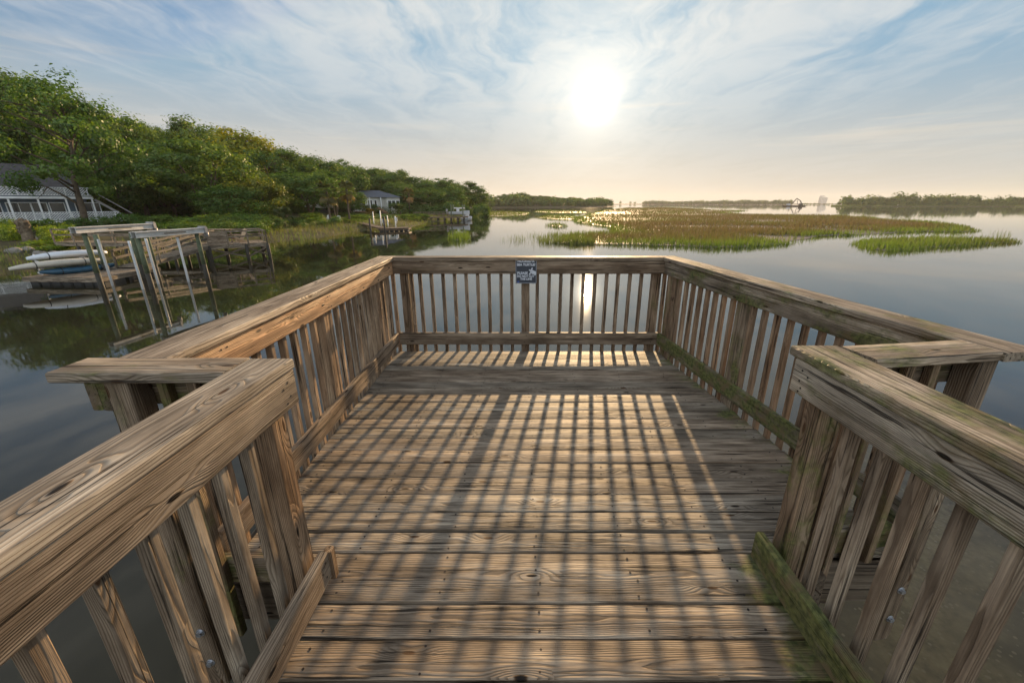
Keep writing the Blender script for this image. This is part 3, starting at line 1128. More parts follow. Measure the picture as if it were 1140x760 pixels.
lift = empty('boat_lift', (-19.0, 21.0, WATER_Z))
tag(lift, 'empty boat lift of two pale aluminium beams on green piles', 'boat lift')
LB = 0.33
inv = -Vector(lift.location)
for (x, y, lx) in ((-20.2, 19.5, 0), (-20.1, 22.6, 0), (-17.75, 19.45, 0), (-17.35, 22.55, 0)):
    a_, b_ = MB(), MB()
    pile((a_, b_), x, y, LB if x < -19 else LB - 0.22)
    po = a_.build('pile', M['pile'], lift, inv)
    b_.build('wet_foot', M['pile_wet'], po)
for (x0, y0, x1, y1, zb) in ((-20.2, 19.05, -20.08, 23.0, LB), (-17.72, 19.25, -17.3, 22.95, LB - 0.22)):
    p_, q_ = Vector((x0, y0, zb + 0.13)), Vector((x1, y1, zb + 0.13))
    u_ = (q_ - p_).normalized()
    s_ = u_.cross(Vector((0, 0, 1)))
    m_ = MB()
    for sgn in (-1, 1):                                  # two channels bolted either side of the pile heads, with flanges
        m_.beam(p_ + s_ * 0.125 * sgn, q_ + s_ * 0.125 * sgn, (0, 0, 1), 0.02, 0.25, 0.003)
        for dz_ in (-0.115, 0.115):
            m_.beam(p_ + s_ * 0.16 * sgn + Vector((0, 0, dz_)), q_ + s_ * 0.16 * sgn + Vector((0, 0, dz_)), (0, 0, 1), 0.078, 0.018, 0.002)
    m_.beam(p_ + Vector((0, 0, 0.134)), q_ + Vector((0, 0, 0.134)), (0, 0, 1), 0.36, 0.016, 0.003)
    be = m_.build('beam', M['lift_beam'], lift, inv)
    m_ = MB()
    mid = (p_ + q_) / 2
    m_.beam(mid + s_ * 0.2035 - u_ * 0.55, mid + s_ * 0.2035 + u_ * 0.65, s_, 0.05, 0.004, 0.001)
    m_.build('label_strip', M['black'], be)
    m_ = MB()
    m_.beam(q_ + u_ * 0.02 + Vector((0, 0, -0.12)), q_ + u_ * 0.02 + Vector((0, 0, 0.22)), u_, 0.42, 0.12, 0.01)
    m_.beam(q_ + u_ * 0.16 + Vector((0, 0, -0.10)), q_ + u_ * 0.16 + Vector((0, 0, 0.16)), u_, 0.26, 0.16, 0.03)
    m_.tube([q_ + u_ * 0.2 + Vector((0, 0, -0.11)), q_ + u_ * 0.2 + Vector((0, 0, -0.36))], [0.12, 0.10], 12)
    m_.build('drive_motor', M['motor'], lift, inv)
for (x, y) in ((-20.45, 20.3), (-18.1, 19.35), (-18.5, 20.7), (-17.5, 21.4)):
    m_ = MB()
    m_.tube([(x, y, -4.0), (x, y, -0.10), (x, y, -0.02)], [0.055, 0.055, 0.05], 10)
    m_.build('guide_pole', M['pvc'], lift, inv)
# the sunk cradle that the cables carry
for y in (20.0, 22.1):
    m_ = MB()
    m_.beam((-20.0, y, WATER_Z - 0.55), (-17.6, y, WATER_Z - 0.55), (0, 0, 1), 0.12, 0.15, 0.004)
    m_.build('cradle_beam', M['lift_beam'], lift, inv)

# floating dock
fd = empty('floating_dock', (-22.4, 21.8, WATER_Z))
tag(fd, 'low floating dock on black floats below the kayaks', 'dock')
inv = -Vector(fd.location)
DA, DB, DC, DD = Vector((-24.9, 20.35)), Vector((-20.9, 20.15)), Vector((-21.0, 23.9)), Vector((-25.0, 24.1))
DZ = -1.86
m_ = MB()
nb = 27
for k in range(nb):
    t0 = (k + 0.5) / nb
    p_, q_ = DA.lerp(DD, t0), DB.lerp(DC, t0)
    m_.beam((*p_, DZ - 0.02), (*q_, DZ - 0.02), (0, 0, 1), 0.132, 0.036, 0.004, 0, 0, (0.12, random.uniform(0.8, 1.05), 0.05))
m_.build('dock_boards', M['wood'], fd, inv)
m_ = MB()
for p_, q_ in ((DA, DB), (DB, DC), (DC, DD), (DD, DA)):
    m_.beam((*p_, DZ - 0.135), (*q_, DZ - 0.135), (0, 0, 1), 0.05, 0.19, 0.004, 0, 0, (0.14, 0.9, 0.1))
m_.build('side_beam', M['wood'], fd, inv)
for k in range(7):
    p_ = DA.lerp(DB, (k + 0.5) / 7) + Vector((0.0, 0.35))
    m_ = MB()
    m_.box((p_.x, p_.y + 0.3, WATER_Z + 0.03), (0.50, 0.9, 0.38), 0.06)
    m_.build('float_drum', M['black'], fd, inv)
for k in range(5):
    p_ = DB.lerp(DC, (k + 0.6) / 5.2) + Vector((-0.35, 0.0))
    m_ = MB()
    m_.box((p_.x, p_.y + 0.1, WATER_Z + 0.03), (0.6, 0.5, 0.38), 0.06)
    m_.build('float_drum', M['black'], fd, inv)
for (px, py, zt) in ((119, 301, 0.05), (158, 301, 0.10)):
    p_ = on_z(px, py, DZ)
    a_, b_ = MB(), MB()
    pile((a_, b_), p_.x, p_.y, zt, 0.12)
    po = a_.build('mooring_pile', M['pile'], fd, inv)
    b_.build('wet_foot', M['pile_wet'], po)


# kayak rack and kayaks
def kayak_rings(L, wid, dep, n=26, rocker=0.05):
    rings = []
    for i in range(n):
        q = i / (n - 1) * 2 - 1
        e = max(0.03, (1 - abs(q) ** 2.3)) ** 0.75
        hw, hd = wid / 2 * e, dep / 2 * (0.35 + 0.65 * e)
        zc = rocker * abs(q) ** 2.4
        prof = []
        for k in range(14):
            a_ = 2 * math.pi * k / 14
            y_ = math.copysign(abs(math.cos(a_)) ** 0.8, math.cos(a_)) * hw
            z_ = math.sin(a_) * hd * (0.75 if math.sin(a_) > 0 else 1.0)
            prof.append((q * L / 2, y_, zc + z_))
        rings.append(prof)
    return rings


def kayak(label, c, ang, roll, L, mat, group='kayaks by the floating dock', flip=False):
    o = empty('kayak', c, ang)
    o.rotation_euler = (roll, 0, ang)
    tag(o, label, 'kayak', group)
    m_ = MB()
    m_.quadring(kayak_rings(L, 0.74, 0.42), True, None, (0, 0, 0), True)
    m_.build('hull', mat, o)
    for xx in (-L * 0.26, L * 0.24):
        m_ = MB()
        e = max(0.03, (1 - abs(xx / L * 2) ** 2.3)) ** 0.75
        rg = [(math.cos(t_) * (0.74 / 2 * e + 0.012), math.sin(t_) * (0.21 * (0.35 + 0.65 * e) + 0.012)) for t_ in np.linspace(0, 2 * math.pi, 17)[:-1]]
        zc = 0.05 * abs(xx / L * 2) ** 2.4
        m_.quadring([[(xx - 0.02, a_, zc + b_) for a_, b_ in rg], [(xx + 0.02, a_, zc + b_) for a_, b_ in rg]], False)
        m_.build('strap', M['strap'], o)
    if flip:                                             # stored keel up: no cockpit to be seen
        o.rotation_euler = (roll + math.pi, 0, ang)
        return o
    m_ = MB()
    pts = [(math.cos(t_) * 0.42, math.sin(t_) * 0.24) for t_ in np.linspace(0, 2 * math.pi, 21)[:-1]]
    m_.quadring([[(x_ - 0.1, y_, 0.10) for x_, y_ in pts], [(x_ - 0.1, y_ * 1.0, 0.150) for x_, y_ in pts], [(x_ * 0.86 - 0.1, y_ * 0.84, 0.150) for x_, y_ in pts], [(x_ * 0.8 - 0.1, y_ * 0.78, 0.09) for x_, y_ in pts]], True, None, (0, 0, 0), True)
    m_.build('cockpit_rim', M['strap'], o)
    return o


ka = math.atan2(2.35, 1.2)
kayak('white kayak strapped on the top bars of the rack', (-24.35, 22.35, -0.99), R(64), R(-8), 3.15, M['kwhite'], flip=True)
kayak('cream kayak on the rack, under the white kayak', (-23.85, 21.35, -1.33), R(64), R(-8), 3.6, M['kcream'], flip=True)
kayak('blue kayak lying on the boards of the floating dock', (-23.55, 21.95, DZ + 0.175), R(68), R(4), 3.1, M['kblue'])
rk = empty('kayak_rack', (-24.3, 22.0, DZ))
tag(rk, 'pale pipe rack that holds the white and cream kayaks', 'rack')
for s_ in (-1, 1):
    c = Vector((-24.50, 22.15, 0)) + Vector((math.cos(R(58)), math.sin(R(58)), 0)) * 1.0 * s_
    m_ = MB()
    n_ = Vector((math.sin(R(58)), -math.cos(R(58)), 0))
    m_.tube([c + Vector((0, 0, DZ)), c + Vector((0, 0, -0.85))], 0.035, 8)
    m_.tube([c + Vector((0, 0, -1.20)), c + n_ * 0.5 + Vector((0, 0, -1.19))], 0.025, 8)
    m_.tube([c + Vector((0, 0, -1.54)), c + n_ * 0.95 + Vector((0, 0, -1.53))], 0.025, 8)
    m_.tube([c - n_ * 0.45 + Vector((0, 0, DZ + 0.03)), c + n_ * 0.45 + Vector((0, 0, DZ + 0.03))], 0.035, 8)
    m_.build('upright', M['pvc'], rk, -Vector(rk.location))


# fixed pier: walkway from the land, platform with a rail, ramp down to the float
def strip_boards(m_, a, b, wid, n, tn=None):
    a, b = Vector(a), Vector(b)
    u_ = (b - a)
    s_ = Vector((-u_.y, u_.x, 0)).normalized() * wid / 2
    for k in range(n):
        c = a.lerp(b, (k + 0.5) / n)
        m_.beam(c - s_, c + s_, (0, 0, 1), u_.length / n * 0.95, 0.038, 0.003, 0, 0, tn or (0.12, random.uniform(0.8, 1.05), 0.05))


def rail_run(parent, inv, a, b, npost, h=0.92, rails=(0.90, 0.52), tn=DW, bw=0.10, mat=None, pn='post', rn_='rail', skirt=True):
    a, b = Vector(a), Vector(b)
    for k in range(npost):
        c = a.lerp(b, k / max(1, npost - 1))
        m_ = MB()
        m_.beam(c + Vector((0, 0, -0.2)), c + Vector((0, 0, h - 0.003)), (b - a), 0.09, 0.09, 0.004, 0, 0, tn)
        m_.build(pn, mat or M['wood'], parent, inv)
    for z in rails:
        m_ = MB()
        s_ = Vector((-(b - a).y, (b - a).x, 0)).normalized() * 0.066
        m_.beam(a + s_ + Vector((0, 0, z)), b + s_ + Vector((0, 0, z)), (0, 0, 1), 0.04, bw, 0.003, 0, 0, tn)
        m_.build(rn_, mat or M['wood'], parent, inv)


fp = empty('fixed_pier', (-24, 31, WATER_Z))
tag(fp, 'grey wooden pier on posts with an open railed end platform', 'pier')
inv = -Vector(fp.location)
PZ = -1.19
A, B = Vector((-22.0, 29.4, PZ)), Vector((-19.2, 31.7, PZ))
u_ = (B - A).normalized()
v_ = Vector((-u_.y, u_.x, 0))
C_, D_ = B + v_ * 2.9, A + v_ * 2.9
m_ = MB()
strip_boards(m_, (A + D_) / 2, (B + C_) / 2, 2.9, 24)
m_.build('platform_boards', M['wood'], fp, inv)
m_ = MB()
for p_, q_ in ((A, B), (B, C_), (C_, D_), (D_, A)):
    m_.beam(p_ + Vector((0, 0, -0.15)), q_ + Vector((0, 0, -0.15)), (0, 0, 1), 0.05, 0.22, 0.003, 0, 0, DW)
m_.build('rim_beam', M['wood'], fp, inv)
rail_run(fp, inv, A, B, 4)
rail_run(fp, inv, B, C_, 3)
rail_run(fp, inv, C_, D_, 4)
m_ = MB()                                               # boarded panel at the near corner
for k in range(7):
    m_.beam(A + u_ * 0.02 - v_ * 0.07 + Vector((0, 0, 0.04 + k * 0.125)), A + u_ * 1.15 - v_ * 0.07 + Vector((0, 0, 0.04 + k * 0.125)), v_, 0.12, 0.024, 0.003, 0, 0, (0.22, random.uniform(0.8, 1.1), 0.05))
m_.build('boarded_panel', M['wood'], fp, inv)
for p_ in (A, A.lerp(B, 0.62), B, C_, D_, A.lerp(D_, 0.5), A.lerp(B, 0.3) + v_ * 1.4):
    m_ = MB()
    m_.tube([(p_.x, p_.y, -4.2), (p_.x, p_.y, WATER_Z + 0.3), (p_.x, p_.y, PZ - 0.04)], [0.12, 0.12, 0.11], 10)
    m_.build('support_post', M['pile_wet'], fp, inv)
for p_, q_ in ((A, A.lerp(B, 0.62)), (A.lerp(B, 0.62), B), (D_, A), (B, C_)):
    for s_, e_ in ((0, 1), (1, 0)):
        m_ = MB()
        zz = (WATER_Z + 0.15, PZ - 0.25)
        m_.beam(Vector((*p_.xy, zz[s_])), Vector((*q_.xy, zz[e_])), v_, 0.12, 0.03, 0.003, 0, 0, (0.2, 0.5, 0.1))
        m_.build('cross_brace', M['wood'], fp, inv)
# walkway from the bank
WA, WB = Vector((-34.2, 31.4, PZ + 0.12)), Vector((-23.4, 31.0, PZ))
m_ = MB()
strip_boards(m_, WA, WB, 1.35, 66)
m_.build('walkway_boards', M['wood'], fp, inv)
for s_ in (-0.66, 0.66):
    o_ = Vector((0, s_, 0))
    m_ = MB()
    m_.beam(WA + o_ + Vector((0, 0, -0.15)), WB + o_ + Vector((0, 0, -0.15)), (0, 0, 1), 0.05, 0.22, 0.003, 0, 0, DW)
    m_.build('rim_beam', M['wood'], fp, inv)
    rail_run(fp, inv, WA + o_, WB + o_ * 1.0, 8)
for k in range(6):
    p_ = WA.lerp(WB, 0.15 + k * 0.165)
    for s_ in (-0.6, 0.6):
        m_ = MB()
        m_.tube([(p_.x, p_.y + s_, -4.2), (p_.x, p_.y + s_, p_.z - 0.04)], 0.1, 8)
        m_.build('support_post', M['pile_wet'], fp, inv)
# ramp
gw = empty('gangway_ramp', (-23.0, 26.5, PZ))
tag(gw, 'railed timber ramp sloping from the grey pier down to the floating dock', 'ramp')
inv = -Vector(gw.location)
GA, GB = Vector((-22.6, 30.2, PZ + 0.04)), Vector((-22.25, 23.2, DZ + 0.08))
m_ = MB()
strip_boards(m_, GA, GB, 1.15, 44)
m_.build('ramp_boards', M['wood'], gw, inv)
gu = (GB - GA).normalized()
for s_ in (-0.56, 0.56):
    o_ = Vector((s_, 0, 0))
    m_ = MB()
    m_.beam(GA + o_ + Vector((0, 0, -0.09)), GB + o_ + Vector((0, 0, -0.09)), (0, 0, 1), 0.05, 0.24, 0.003, 0, 0, (0.06, 0.75, 0.02))
    m_.build('stringer', M['wood'], gw, inv)
    rail_run(gw, inv, GA + o_, GB + o_, 5, 0.95, (0.92, 0.50), (0.04, 0.66, 0.04), 0.14)


# lounge chair and table on the end platform
def adirondack(label, c, ang, mat):
    o = empty('deck_chair', c, ang)
    tag(o, label, 'chair')
    for s_ in (-0.3, 0.3):
        m_ = MB()
        m_.beam((s_, 0.30, 0.0), (s_, 0.30, 0.52), (0, 1, 0), 0.04, 0.10, 0.004)
        m_.build('front_leg', mat, o)
        m_ = MB()
        m_.beam((s_, 0.34, 0.33), (s_, -0.50, 0.02), (0, 0, 1), 0.035, 0.11, 0.004)
        m_.build('side_rail', mat, o)
        m_ = MB()
        m_.beam((s_, 0.40, 0.54), (s_, -0.36, 0.50), (0, 0, 1), 0.13, 0.025, 0.004)
        m_.build('armrest', mat, o)
    m_ = MB()
    for k in range(6):
        y_ = 0.32 - k * 0.105
        m_.beam((-0.28, y_, 0.39 - k * 0.04), (0.28, y_, 0.39 - k * 0.04), (0, 0.3, 1), 0.09, 0.022, 0.003)
    m_.build('seat', mat, o)
    m_ = MB()
    for k in range(5):
        x_ = -0.22 + k * 0.11
        m_.beam((x_ * 0.85, -0.24, 0.20), (x_ * 1.12, -0.62, 1.0 - abs(k - 2) * 0.05), (0, 1, 0.4), 0.10, 0.022, 0.003)
    m_.build('backrest', mat, o)
    return o


M['chair_wood'] = plain('pale_teak', (0.42, 0.30, 0.18), 0.6, 0, 0.2, 8)
pc = (A + B + C_ + D_) / 4
adirondack('pale slatted chair catching the sun on the pier platform', (pc.x - 0.1, pc.y + 0.45, PZ), R(150), M['chair_wood'])
tb = empty('pier_table', (pc.x - 0.95, pc.y - 0.2, PZ))
tag(tb, 'long flat wooden table on the grey pier platform', 'table')
m_ = MB()
for k in range(6):
    m_.beam((-0.75, -0.32 + k * 0.128, 0.99), (0.75, -0.32 + k * 0.128, 0.99), (0, 0, 1), 0.12, 0.035, 0.004, 0, 0, (0.2, 1.0, 0))
m_.build('table_top', M['wood'], tb)
for x_ in (-0.62, 0.62):
    for y_ in (-0.26, 0.26):
        m_ = MB()
        m_.beam((x_, y_, 0), (x_, y_, 0.97), (0, 1, 0), 0.08, 0.08, 0.004, 0, 0, (0.2, 0.8, 0))
        m_.build('leg', M['wood'], tb)
cr = empty('storage_crate', (-22.55, 31.75, PZ))
tag(cr, 'faded orange crate standing where the pier meets the ramp', 'crate')
m_ = MB()
for s_ in (-1, 1):
    m_.beam((-0.24, 0.17 * s_, 0.17), (0.24, 0.17 * s_, 0.17), (0, 1, 0), 0.32, 0.02, 0.004)
    m_.beam((0.235 * s_, -0.158, 0.17), (0.235 * s_, 0.158, 0.17), (1, 0, 0), 0.32, 0.02, 0.004)
m_.box((0, 0, 0.02), (0.44, 0.31, 0.03), 0.003)
m_.build('crate_body', M['orange'], cr)
m_ = MB()
m_.box((0, 0, 0.345), (0.52, 0.40, 0.03), 0.006)
m_.build('lid', M['orange'], cr)


# ================================================================== HOUSES
def frame_at(o, A_, B_):
    """local frame: x along the facade, y into the house, origin at A"""
    u = Vector((B_.x - A_.x, B_.y - A_.y, 0)).normalized()
    o.rotation_euler = (0, 0, math.atan2(u.y, u.x))


def lbox(name, mat, parent, x0, x1, y0, y1, z0, z1, ch=0.004):
    m_ = MB()
    m_.beam(((x0 + x1) / 2, (y0 + y1) / 2, z0), ((x0 + x1) / 2, (y0 + y1) / 2, z1), (0, 1, 0), x1 - x0, y1 - y0, ch)
    return m_.build(name, mat, parent)


def window(parent, x0, x1, z0, z1, y, frame_mat, mull=1, depth=0.06, fw=0.09):
    m_ = MB()
    ym = y - depth / 2
    for xa in (x0 + fw / 2, x1 - fw / 2):
        m_.beam((xa, ym, z0), (xa, ym, z1), (0, 1, 0), fw, depth, 0.004)
    for za in (z0 + fw / 2, z1 - fw / 2):
        m_.beam((x0 + fw, ym, za), (x1 - fw, ym, za), (0, 1, 0), fw, depth, 0.004)
    for k in range(mull):
        xa = x0 + (x1 - x0) * (k + 1) / (mull + 1)
        m_.beam((xa, ym, z0 + fw), (xa, ym, z1 - fw), (0, 1, 0), 0.05, depth * 0.8, 0.003)
    f = m_.build('window', frame_mat, parent)
    m_ = MB()
    m_.beam(((x0 + x1) / 2, y - 0.014, z0 + 0.02), ((x0 + x1) / 2, y - 0.014, z1 - 0.02), (0, 1, 0), x1 - x0 - 0.04, 0.02, 0.001)
    m_.build('pane', M['glass'], f)
    return f


HA, HB = at(-60, 241, 41.5), at(118, 241, 49.5)
HA.z = HB.z = -0.3
h1 = empty('waterside_house', HA)
frame_at(h1, HA, HB)
tag(h1, 'blue-grey house with white lattice porch rails beneath a dark roof', 'house')
HL = (HB.xy - HA.xy).length
g0 = -1.2
lbox('wall', M['blue_wall'], h1, -2.0, HL - 1.2, 2.6, 10.5, g0, 3.25)
for x0, x1, z0, z1, mull in ((HL * .34, HL * .34 + 1.9, 0.02, 2.05, 1), (HL * .50, HL * .50 + 1.3, 0.75, 2.05, 0), (HL * .62, HL * .62 + 1.3, 0.75, 2.05, 0), (HL * .80, HL * .80 + 2.2, 0.1, 2.05, 2), (HL * .15, HL * .15 + 1.9, 0.02, 2.05, 1)):
    window(h1, x0, x1, z0, z1, 2.6, M['white'], mull)
lbox('porch_floor', M['white'], h1, -2.0, HL + 1.3, -0.6, 2.57, -0.16, 0.0)
lbox('balcony_floor', M['white'], h1, -2.0, HL - 0.6, -0.1, 2.57, 2.42, 2.66)
for k, x in enumerate(np.linspace(0.2, HL - 0.75, 6)):
    lbox('porch_post', M['white'], h1, x - 0.08, x + 0.08, -0.02, 0.14, 0.003, 2.417)
    lbox('pier_footing', M['concrete'], h1, x - 0.15, x + 0.15, 0.1, 0.4, g0 - 0.6, -0.163)


def lattice(parent, x0, x1, y, z0, z1, step=0.22):
    m_ = MB()
    for z in (z0, z1):
        m_.beam((x0, y, z), (x1, y, z), (0, 0, 1), 0.09, 0.07, 0.004)
    h = z1 - z0 - 0.07
    x = x0
    while x < x1 - h:
        m_.beam((x, y - 0.008, z0 + 0.036), (x + h, y - 0.008, z1 - 0.036), (0, 1, 0), 0.05, 0.012, 0.001)
        m_.beam((x + h, y + 0.008, z0 + 0.036), (x, y + 0.008, z1 - 0.036), (0, 1, 0), 0.05, 0.012, 0.001)
        x += step
    for xx in np.arange(x0 + 0.06, x1, 1.8):
        m_.beam((xx, y, z0 + 0.036), (xx, y, z1 - 0.036), (0, 1, 0), 0.09, 0.05, 0.003)
    return m_.build('lattice_rail', M['white'], parent)


lattice(h1, -1.95, HL + 1.25, -0.55, 0.16, 0.98)
lattice(h1, -1.95, HL - 0.65, -0.04, 2.80, 3.62)
m_ = MB()
rz0, rz1 = 3.26, 6.3
rp = [(-2.6, 1.6), (HL - 0.9, 1.6), (HL - 0.9, 11.4), (-2.6, 11.4)]
tp = [(-2.6, 6.5), (HL - 3.5, 6.5)]
m_.quadring([[(x, y, rz0) for x, y in rp], [(-2.6, 6.3, rz1), (HL - 3.4, 6.3, rz1), (HL - 3.4, 6.7, rz1), (-2.6, 6.7, rz1)]], True)
m_.build('roof', M['shingle'], h1)
m_ = MB()
for k in range(9):                                       # outside stair running down beyond the porch
    m_.beam((HL - 0.2 + k * 0.30, 0.9, 2.2 - k * 0.27), (HL - 0.2 + k * 0.30, 2.0, 2.2 - k * 0.27), (0, 0, 1), 0.30, 0.045, 0.004)
m_.build('stair_tread', M['brown_wood'], h1)
for y_ in (0.86, 2.06):
    m_ = MB()
    m_.beam((HL - 0.5, y_, 3.35), (HL + 2.5, y_, 0.75), (0, 0, 1), 0.09, 0.09, 0.004)
    m_.beam((HL - 0.5, y_, 2.35), (HL + 2.5, y_, -0.25), (0, 0, 1), 0.05, 0.24, 0.004)
    m_.build('stair_rail', M['motor'], h1)

# second house with the slate hip roof
SA, SB = at(396, 240, 104), at(446, 240, 112)
SA.z = SB.z = -1.0
h2 = empty('hip_roof_house', SA)
frame_at(h2, SA, SB)
tag(h2, 'small pale house with a slate hip roof and brown outside stair', 'house')
HL2 = (SB.xy - SA.xy).length
lbox('wall', M['cream_wall'], h2, 0, HL2, 0.0, 8.0, -1.6, 4.1)
m_ = MB()
bay = [(HL2 * 0.55, -0.003), (HL2 * 0.62, -2.2), (HL2 * 0.92, -2.2), (HL2 * 0.99, -0.003)]
m_.prism(bay, -1.4, 4.09)
m_.build('bay', M['cream_wall'], h2)
m_ = MB()
m_.quadring([[(x, y, 4.11) for x, y in ((-0.6, -0.7), (HL2 + 0.6, -0.7), (HL2 + 0.6, 8.6), (-0.6, 8.6))], [(HL2 * 0.30, 3.7, 5.9), (HL2 * 0.70, 3.7, 5.9), (HL2 * 0.70, 4.2, 5.9), (HL2 * 0.30, 4.2, 5.9)]], True)
m_.quadring([[(HL2 * 0.50, 0.0, 4.105), (HL2 * 0.58, -2.7, 4.105), (HL2 * 0.96, -2.7, 4.105), (HL2 * 1.03, 0.0, 4.105)], [(HL2 * 0.76, 0.4, 5.2), (HL2 * 0.765, 0.35, 5.2), (HL2 * 0.775, 0.35, 5.2), (HL2 * 0.78, 0.4, 5.2)]], True)
m_.build('roof', M['slate'], h2)
for x0, x1 in ((0.4, 1.5), (1.9, 3.0), (3.5, 4.8), (5.2, 6.0)):
    window(h2, x0, x1, 1.4, 3.5, -0.0, M['white'], 0, 0.08, 0.12)
for k in range(3):
    xx = HL2 * 0.62 + 0.25 + k * (HL2 * 0.30 - 0.3) / 3
    m_ = MB()
    f_ = window(h2, xx, xx + HL2 * 0.085, 1.2, 3.4, -2.2, M['white'], 0, 0.07, 0.1)
for k, x in enumerate((0.1, 3.2, HL2 * 0.5)):
    lbox('porch_post', M['white'], h2, x, x + 0.2, -1.9, -1.7, 0.75, 4.05)
lbox('porch_floor', M['brown_wood'], h2, -0.2, HL2 * 0.55, -2.0, -0.004, 0.5, 0.74)
m_ = MB()
for k in range(10):
    m_.beam((HL2 * 0.42 + k * 0.32, -3.2, 0.62 - k * 0.2), (HL2 * 0.42 + k * 0.32, -2.02, 0.62 - k * 0.2), (0, 0, 1), 0.34, 0.05, 0.004)
for y_ in (-3.25, -2.0):
    m_.beam((HL2 * 0.40, y_, 1.5), (HL2 * 0.40 + 3.4, y_, -0.5), (0, 0, 1), 0.08, 0.5, 0.004)
m_.build('stair', M['brown_wood'], h2)

# a house half hidden behind the oaks
QA, QB = at(330, 240, 92), at(372, 240, 98)
QA.z = QB.z = -0.6
h3 = empty('hidden_house', QA)
frame_at(h3, QA, QB)
tag(h3, 'white house wall half hidden behind the oaks and tall palms', 'house')
HL3 = (QB.xy - QA.xy).length
lbox('wall', M['cream_wall'], h3, 0, HL3, 0, 7, 1.2, 4.6)
lbox('undercroft', M['black'], h3, 0.3, HL3 - 0.3, 0.5, 6.5, -1.6, 1.19)
for k in range(4):
    window(h3, 0.8 + k * 2.2, 2.0 + k * 2.2, 2.0, 4.0, 0, M['white'], 1, 0.08, 0.1)
m_ = MB()
m_.quadring([[(x, y, 4.61) for x, y in ((-0.6, -0.7), (HL3 + 0.6, -0.7), (HL3 + 0.6, 7.6), (-0.6, 7.6))], [(-0.6, 3.3, 7.0), (HL3 + 0.6, 3.3, 7.0), (HL3 + 0.6, 3.6, 7.0), (-0.6, 3.6, 7.0)]], True)
m_.build('roof', M['shingle'], h3)

# ------------------------------------------------------------------ second dock with four white poles
d2 = empty('brown_dock', (-19, 62, WATER_Z))
tag(d2, 'low brown dock with four tall white poles near the pale house', 'dock')
inv = -Vector(d2.location)
E0, E1 = on_z(421, 254.5, -1.82), on_z(454, 253.5, -1.82)
m_ = MB()
strip_boards(m_, E0 + Vector((0, 0.9, 0)), E1 + Vector((0, 0.9, 0)), 1.9, 30, (0.35, 0.7, 0.0))
m_.build('dock_boards', M['wood'], d2, inv)
m_ = MB()
m_.beam(E0 + Vector((0, -0.08, -0.15)), E1 + Vector((0, -0.08, -0.15)), (0, 0, 1), 0.06, 0.26, 0.004, 0, 0, (0.4, 0.6, 0))
m_.beam(E1 + Vector((0.04, 0.0, -0.15)), E1 + Vector((0.04, 1.8, -0.15)), (0, 0, 1), 0.06, 0.26, 0.004, 0, 0, (0.4, 0.6, 0))
m_.build('side_beam', M['wood'], d2, inv)
for k in range(6):
    p_ = E0.lerp(E1, (k + 0.5) / 6)
    m_ = MB()
    m_.box((p_.x, p_.y + 0.8, WATER_Z + 0.05), (0.5, 1.3, 0.30), 0.05)
    m_.build('float_drum', M['black'], d2, inv)
for px, top in ((416.5, 235.5), (424.5, 234.5), (432, 240), (440.5, 240.5)):
    p_ = on_z(px, 250.5, -1.82)
    zt = (at(px, top, p_.y * CP + (EYE + 1.82) * SP)).z
    m_ = MB()
    m_.tube([(p_.x, p_.y, -4), (p_.x, p_.y, zt)], 0.085, 10)
    m_.build('white_pole', M['lift_beam'], d2, inv)
for px, top in ((412.5, 243), (428.5, 241)):
    p_ = on_z(px, 255.5, -1.9)
    zt = (at(px, top, p_.y * CP + (EYE + 1.9) * SP)).z
    m_ = MB()
    m_.tube([(p_.x, p_.y, -4), (p_.x, p_.y, zt)], 0.13, 10)
    m_.build('mooring_pile', M['pile_wet'], d2, inv)
# lift motors on the poles
for px, py in ((427, 246), (441.5, 244)):
    p_ = on_z(px, 250.5, -1.82)
    c_ = at(px, py, p_.y * CP + (EYE + 1.82) * SP)
    m_ = MB()
    m_.box(c_ + Vector((0, -0.2, 0)), (0.35, 0.3, 0.6), 0.06)
    m_.tube([c_ + Vector((0, -0.2, -0.3)), c_ + Vector((0, -0.2, -0.7))], 0.08, 8)
    m_.build('lift_motor', M['hull'], d2, inv)
# ramp of that dock and its shore landing
g2 = empty('brown_ramp', (-26, 68, WATER_Z))
tag(g2, 'narrow brown ramp from the shrubby shore to the brown dock', 'ramp')
inv = -Vector(g2.location)
r0, r1, r2 = on_z(375, 246.5, -1.35), on_z(396, 246.5, -1.35), E0 + Vector((0.4, 0.9, 0.06))
for p_, q_, n_ in ((r0, r1, 14), (r1, r2, 40)):
    m_ = MB()
    strip_boards(m_, p_, q_, 1.2, n_, (0.45, 0.85, 0.0))
    m_.build('ramp_boards', M['wood'], g2, inv)
    m_ = MB()
    for s_ in (-0.6, 0.6):
        m_.beam(p_ + Vector((0, s_, -0.12)), q_ + Vector((0, s_, -0.12)), (0, 0, 1), 0.06, 0.22, 0.004, 0, 0, (0.5, 0.8, 0))
    m_.build('stringer', M['wood'], g2, inv)
for p_ in (r0, r1, r0.lerp(r1, 0.5)):
    m_ = MB()
    m_.tube([(p_.x, p_.y, -4), (p_.x, p_.y, p_.z - 0.06)], 0.1, 8)
    m_.build('support_post', M['pile_wet'], g2, inv)
for c_, lb, mt in ((at(377, 243, 70), 'pale chair on the landing above the brown ramp, by the bushes', M['white']), (at(366, 243, 72), 'white chair among the bushes by the tall palms', M['white'])):
    adirondack(lb, (c_.x, c_.y, -1.33 if 'landing' in lb else lz(c_.x, c_.y)), R(200), mt)

